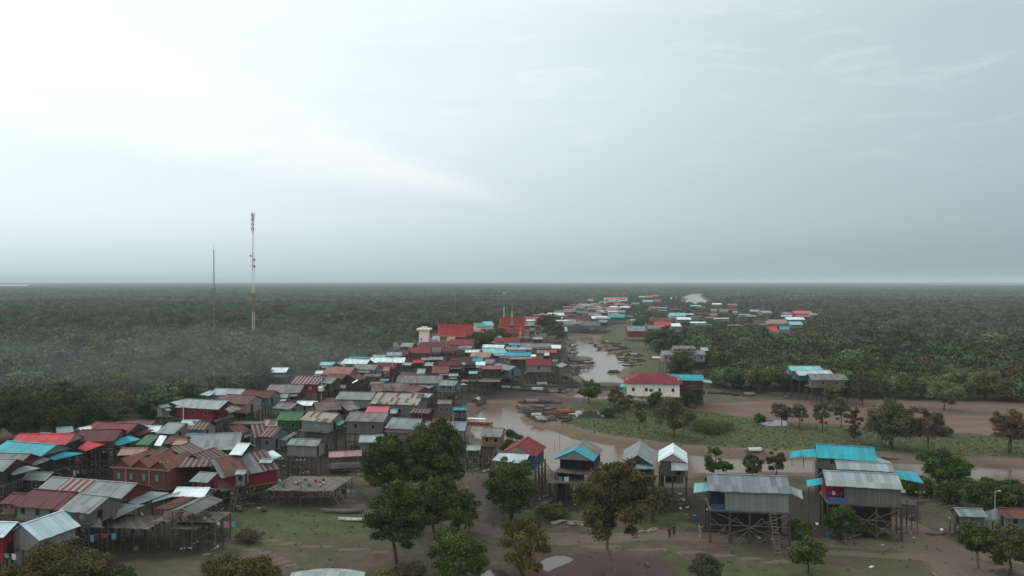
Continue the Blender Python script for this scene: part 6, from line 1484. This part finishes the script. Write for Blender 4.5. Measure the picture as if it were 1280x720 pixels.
# litter: scraps, sticks and plastic strewn under and between the houses
lt = bpy.data.collections.new('litter_sources')
for k, (sz, mt) in enumerate([((.9, .08, .05), 'plank'), ((.5, .35, .08), 'litterwhite'), ((1.6, .12, .06), 'driftwood'), ((.4, .3, .3), 'jar'), ((.6, .5, .1), 'clothblue'), ((.35, .3, .15), 'rock'), ((2.2, .07, .05), 'plank')]):
    b = MB(); x, y, z = sz; b.hexa([(-x / 2, -y / 2, z), (x / 2, -y * .3, z * .7), (x * .45, y / 2, z), (-x * .4, y * .45, z * 1.2)], z); me = b.mesh('scrap'); me.materials.append(MATS[mt]); lt.objects.link(bpy.data.objects.new('scrap', me))
L_ = []
rg = random.Random(9)
for h in HOUSES:
    if h['D'] > 330: continue
    for i in range(26 if h['D'] < 190 else 12):
        a = rg.uniform(0, 6.28); q = rg.uniform(0, max(h['L'], 6) * .8); x, y = h['mid'].x + math.cos(a) * q, h['mid'].y + math.sin(a) * q; L_.append((x, y))
L_ += [tuple(v) for v in jitter_grid(20, 160, 92, 150, 7)]; L_ = np.array(L_); A = np.column_stack([L_, height(L_) + .02]); A = A[A[:, 2] > -.6]
lm = bpy.data.meshes.new('litter'); lm.vertices.add(len(A)); lm.vertices.foreach_set('co', A.astype(np.float32).ravel()); lo_ = bpy.data.objects.new('litter', lm); col.objects.link(lo_)
tag(lo_, 'scraps of wood and plastic strewn over the mud', 'litter', kind='stuff'); scatter_on(lo_, lt, .6, 1.5, 31, 7, .3)

# ------------------------------------------------------------------ people
def person(px, py, label, h=1.62, rz=0, top='clothdark', low='clothdark', arm=.1):
    g = unproj(px, py, 0); z = gz(g.x, g.y); s = h / 1.7
    J = {'pel': (0, 0, .93), 'chest': (0, 0, 1.28), 'neck': (0, 0, 1.46), 'head': (0, -.01, 1.6), 'lh': (-.1, 0, .88), 'rh': (.1, 0, .88), 'lk': (-.11, -.02, .48), 'rk': (.12, .03, .48),
         'la': (-.12, .02, .07), 'ra': (.14, .06, .07), 'lf': (-.13, -.14, .04), 'rf': (.15, -.1, .04), 'ls': (-.18, 0, 1.40), 'rs': (.18, 0, 1.40), 'le': (-.25, .02, 1.12), 're': (.25, -.05 - arm, 1.13), 'lw': (-.25, -.08, .87), 'rw': (.2, -.2 - arm, .98),
         'lp': (-.25, -.12, .78), 'rp': (.18, -.28 - arm, 1.0)}
    rad = dict(pel=.145, chest=.15, neck=.055, head=.10, lh=.1, rh=.1, lk=.062, rk=.062, la=.045, ra=.045, lf=.035, rf=.035, ls=.07, rs=.07, le=.045, re=.045, lw=.032, rw=.032, lp=.03, rp=.03)
    E = [('pel','chest'),('chest','neck'),('neck','head'),('pel','lh'),('pel','rh'),('lh','lk'),('rh','rk'),('lk','la'),('rk','ra'),('la','lf'),('ra','rf'),('chest','ls'),('chest','rs'),('ls','le'),('rs','re'),('le','lw'),('re','rw'),('lw','lp'),('rw','rp')]
    ks = list(J); me = bpy.data.meshes.new('person'); me.from_pydata([tuple(c * s for c in J[k]) for k in ks], [(ks.index(a), ks.index(b)) for a, b in E], [])
    o = bpy.data.objects.new('person', me); col.objects.link(o); o.location = (g.x, g.y, z); o.rotation_euler = (0, 0, R(rz)); tag(o, label, 'person')
    m_ = o.modifiers.new('skin', 'SKIN'); sv = me.skin_vertices[0].data
    for i, k in enumerate(ks): sv[i].radius = (rad[k] * s, rad[k] * s); sv[i].use_root = (k == 'pel')
    o.modifiers.new('sub', 'SUBSURF').levels = 1; o.modifiers['sub'].render_levels = 2; me.materials.append(MATS['skin'])
    def shell(nm, prof, mt):
        b = MB(); rings = [[(cx * s + rx * s * math.cos(k * .5236), cy * s + ry * s * math.sin(k * .5236), zz * s) for k in range(12)] for cx, cy, rx, ry, zz in prof]
        for a, c_ in zip(rings, rings[1:]):
            for k in range(12): b.poly([a[k], a[(k + 1) % 12], c_[(k + 1) % 12], c_[k]])
        b.poly(rings[0][::-1]); b.poly(rings[-1]); b.build(nm, MATS[mt], o)
    shell('shirt', [(0, 0, .19, .15, .86), (0, 0, .18, .14, 1.05), (0, 0, .22, .15, 1.28), (0, 0, .21, .13, 1.42), (0, 0, .08, .08, 1.49)], top)
    for sd in (-1, 1):
        shell('sleeve', [(sd * .19, 0, .08, .08, 1.43), (sd * .24, 0, .075, .075, 1.28), (sd * .26, 0, .06, .06, 1.16)][::-1], top)
        shell('trouser_leg', [(sd * .125, .02, .07, .08, .12), (sd * .12, .0, .085, .09, .5), (sd * .1, 0, .12, .13, .88)], low)
    shell('hair', [(0, .03, .10, .10, 1.58), (0, .03, .115, .12, 1.64), (0, .02, .10, .105, 1.71), (0, .02, .04, .04, 1.745)], 'hair')
    return o
person(837, 672.5, 'person in dark clothes standing on the pale sandy patch, left one of two', rz=20)
person(842.5, 670, 'person in dark clothes standing on the pale sandy patch, right one of two', rz=-30, h=1.66, arm=.05)

# ------------------------------------------------------------------ small things about the place
def root_at(name, px, py, label, cat, rz=0, group=None): 
    g = unproj(px, py, 0); r_ = empty(name, (g.x, g.y, gz(g.x, g.y)), R(rz)); tag(r_, label, cat, group); return r_
def logs(px, py, n, w, label, seed, mat='driftwood', rr=.13, name='driftwood_pile'):
    r_ = root_at(name, px, py, label, 'driftwood'); rg = random.Random(seed)
    for i in range(n):
        b = MB(); x, y = rg.uniform(-w, w), rg.uniform(-.8, .8); a = rg.uniform(-.6, .6); L = rg.uniform(1.2, 3.2)
        p0 = Vector((x, y, .12)); p1 = p0 + Vector((math.cos(a) * L * .5, math.sin(a) * L * .5, rg.uniform(.05, .45))); p2 = p0 + Vector((math.cos(a) * L, math.sin(a) * L + rg.uniform(-.3, .3), rg.uniform(.0, .3)))
        b.tube([p0, p1, p2], [rr, rr * .8, rr * .4], 6); b.build('log', MATS[mat], r_)
logs(712, 655, 11, 3.2, 'pile of bleached driftwood logs on the mud in front of the grey gabled houses', 1)
logs(806, 666, 4, 1.4, 'few bleached branches lying right of the umbrella shaped tree', 2)
logs(560, 695, 5, 1.6, 'pale branches scattered under the round dark trees', 3)
logs(1180, 634, 9, 3.5, 'tangle of dead branches by the riverside hedge', 4, 'barkpale', .08)
logs(1255, 715, 6, 2.6, 'brown dead branches at the foot of the olive corner tree', 5, 'barkpale', .1)
logs(430, 640, 6, 2.4, 'grey beams lying beside the drying deck', 6, 'plank', .1); logs(655, 640, 5, 2.5, 'long pole and branches lying under the many stemmed tree', 7, 'driftwood', .06)
logs(600, 640, 4, 3, 'bleached sticks on the pinkish mud', 8, 'driftwood', .06)
r_ = root_at('cut_stump', 875, 672, 'pale forked stump leaning at the left foot of the large plain grey house', 'stump')
b = MB(); b.tube([(0, 0, -.1), (.1, 0, .8), (-.1, 0, 1.5), (-.2, 0, 1.9)], [.22, .18, .2, .1], 7); b.tube([(-.1, 0, 1.4), (.5, 0, 1.75)], [.15, .07], 6); b.build('wood', MATS['driftwood'], r_)
JG = 'clay water jars under the houses'; jm = MB(); jm.lathe([(.22, 0), (.42, .25), (.46, .5), (.34, .78), (.27, .85), (.3, .92)], 12); jm = jm.mesh('water_jar'); jm.materials.append(MATS['jar'])
bm_ = MB(); bm_.lathe([(.28, 0), (.3, .05), (.3, .85), (.28, .9)], 12); bm_ = bm_.mesh('barrel'); bm_.materials.append(MATS['barrelblue'])
for i, (a, c_) in enumerate([(640,636),(672,640),(700,634),(868,650),(906,668),(1000,660),(1036,672),(1100,668),(1140,650),(1216,664),(330,640),(300,640),(250,650),(170,690)]):
    g = unproj(a, c_, 0); me = jm if i % 3 else bm_; o = link('water_jar' if i % 3 else 'plastic_barrel', me); o.location = (g.x, g.y, gz(g.x, g.y) - .03)
    tag(o, 'clay water jar standing on the mud under a house' if i % 3 else 'blue plastic barrel standing on the mud under a house', 'jar' if i % 3 else 'barrel', JG if i % 3 else 'blue barrels under the houses')
def laundry(px, py, z, W, rz, label, seed):
    g = unproj(px, py, z); r_ = empty('washing_line', (g.x, g.y, z), R(rz)); tag(r_, label, 'washing line'); rg = random.Random(seed); b = MB(); b.bar((-W / 2, 0, 0), (W / 2, 0, 0), .025, n=4); b.build('line', MATS['plank'], r_)
    x = -W / 2 + .2
    while x < W / 2 - .6:
        w_, h_ = rg.uniform(.4, .9), rg.uniform(.5, 1.1); c_ = MB()
        c_.hexa([(x, 0, 0), (x + w_, .02, 0), (x + w_ * .97, .12, -h_), (x + .03, .08, -h_ * .95)], .02, None, (0, 1, 0)); c_.build('garment', MATS[rg.choice(['clothred', 'clothpink', 'litterwhite', 'clothblue', 'canvaswhite', 'barrelblue', 'shutter'])], r_); x += w_ + rg.uniform(.1, .5)
laundry(128, 668, 5.0, 3.5, 12, 'washing and bundles hanging under the grey gabled tin roof', 1)
laundry(8, 692, 4.6, 3.0, 0, 'white and red washing in front of the crimson corner house', 2)
#laundry(1040, 617, 6.2, 2.6, -2, 'blue and red goods hung in the shop opening of the broad weathered tin house', 3)
laundry(280, 652, 4.9, 4, 10, 'washing on the cluttered dark platform', 4)
laundry(705, 596, 5.4, 2.5, 0, 'pale cloths hanging at the bamboo platform', 5)
laundry(438, 612, 2.0, 4, -12, 'red and brown rags on the dark stake fence', 6)
laundry(1128, 612, 5.8, 2.2, 0, 'washing on the railed porch at the right', 7)
laundry(100, 588, 5.0, 3.0, 0, 'white cloth beside the turquoise gabled house', 8)
def bare_pole(px, py, h, label, lx=0):
    r_ = root_at('bamboo_pole', px, py, label, 'pole', group='bare poles stuck in the mud'); b = MB(); b.bar((0, 0, -.3), (lx, 0, h), .06, .035, 5); o = b.build('shaft', MATS['plank'], r_)
_more = [(rng.uniform(560, 715), rng.uniform(474, 492), rng.uniform(4, 8)) for _ in range(46)] + [(rng.uniform(690, 722), rng.uniform(425, 470), rng.uniform(5, 9)) for _ in range(24)] + [(rng.uniform(425, 600), rng.uniform(540, 600), rng.uniform(3, 6)) for _ in range(22)]
for i, (a, c_, h) in enumerate(_more + [(752,642,6),(850,636,6),(662,650,2),(556,590,4),(1206,640,4),(610,480,9),(640,476,8),(676,480,8),(596,476,9),(720,455,7),(330,520,8),(444,522,7),(356,560,6),(520,560,5),(476,556,6),(286,545,6),(120,600,7),(80,605,7),(270,690,6),(240,692,5),(1010,655,7),(700,548,4),(693,552,3)]):
    bare_pole(a, c_, h, 'bare bamboo pole stuck in the mud among the houses', [.0, .3, -.2][i % 3])

# ------------------------------------------------------------------ smoke over the forest and haze
def volume(name, dens, colr, verts=None, ell=None):
    if ell:
        b = MB(); (cx, cy, cz), (rx, ry, rz) = ell; n, m2 = 20, 10
        rings = [[(cx + rx * math.sin(math.pi * j / m2) * math.cos(2 * math.pi * i / n), cy + ry * math.sin(math.pi * j / m2) * math.sin(2 * math.pi * i / n), cz - rz * math.cos(math.pi * j / m2)) for i in range(n)] for j in range(1, m2)]
        for a, c_ in zip(rings, rings[1:]):
            for i in range(n): b.poly([a[i], a[(i + 1) % n], c_[(i + 1) % n], c_[i]])
        b.poly(rings[0][::-1]); b.poly(rings[-1])
    else:
        b = MB(); b.box(*verts)
    m = bpy.data.materials.new(name); m.use_nodes = True; t = m.node_tree; t.nodes.clear(); o = N(t, 'ShaderNodeOutputMaterial'); v = N(t, 'ShaderNodeVolumePrincipled')
    v.inputs['Density'].default_value = dens; v.inputs['Color'].default_value = (*colr, 1); v.inputs['Anisotropy'].default_value = .0; t.links.new(v.outputs[0], o.inputs['Volume'])
    ob = b.build(name, m); tag(ob, {'haze': 'pale humid air between the viewer and the horizon'}.get(name, 'thin bluish smoke drifting over the forest at the left'), name, kind='stuff'); return ob
volume('haze', HAZE, (.76, .89, .94), verts=(-33000, 33000, -3100, 33000, -4, 94))
SM = [((-150, 290, 11), (95, 75, 12)), ((-100, 345, 11), (80, 50, 12)), ((-205, 262, 10), (60, 60, 9)), ((-125, 255, 9), (40, 30, 9)), ((-75, 300, 9), (35, 30, 9)), ((-112, 238, 9), (52, 30, 8)), ((-70, 268, 9), (34, 26, 8)), ((-118, 246, 8), (30, 18, 6))]
if SMOKE > 0:
    for e in SM: volume('smoke', SMOKE, (.80, .88, .92), ell=e)
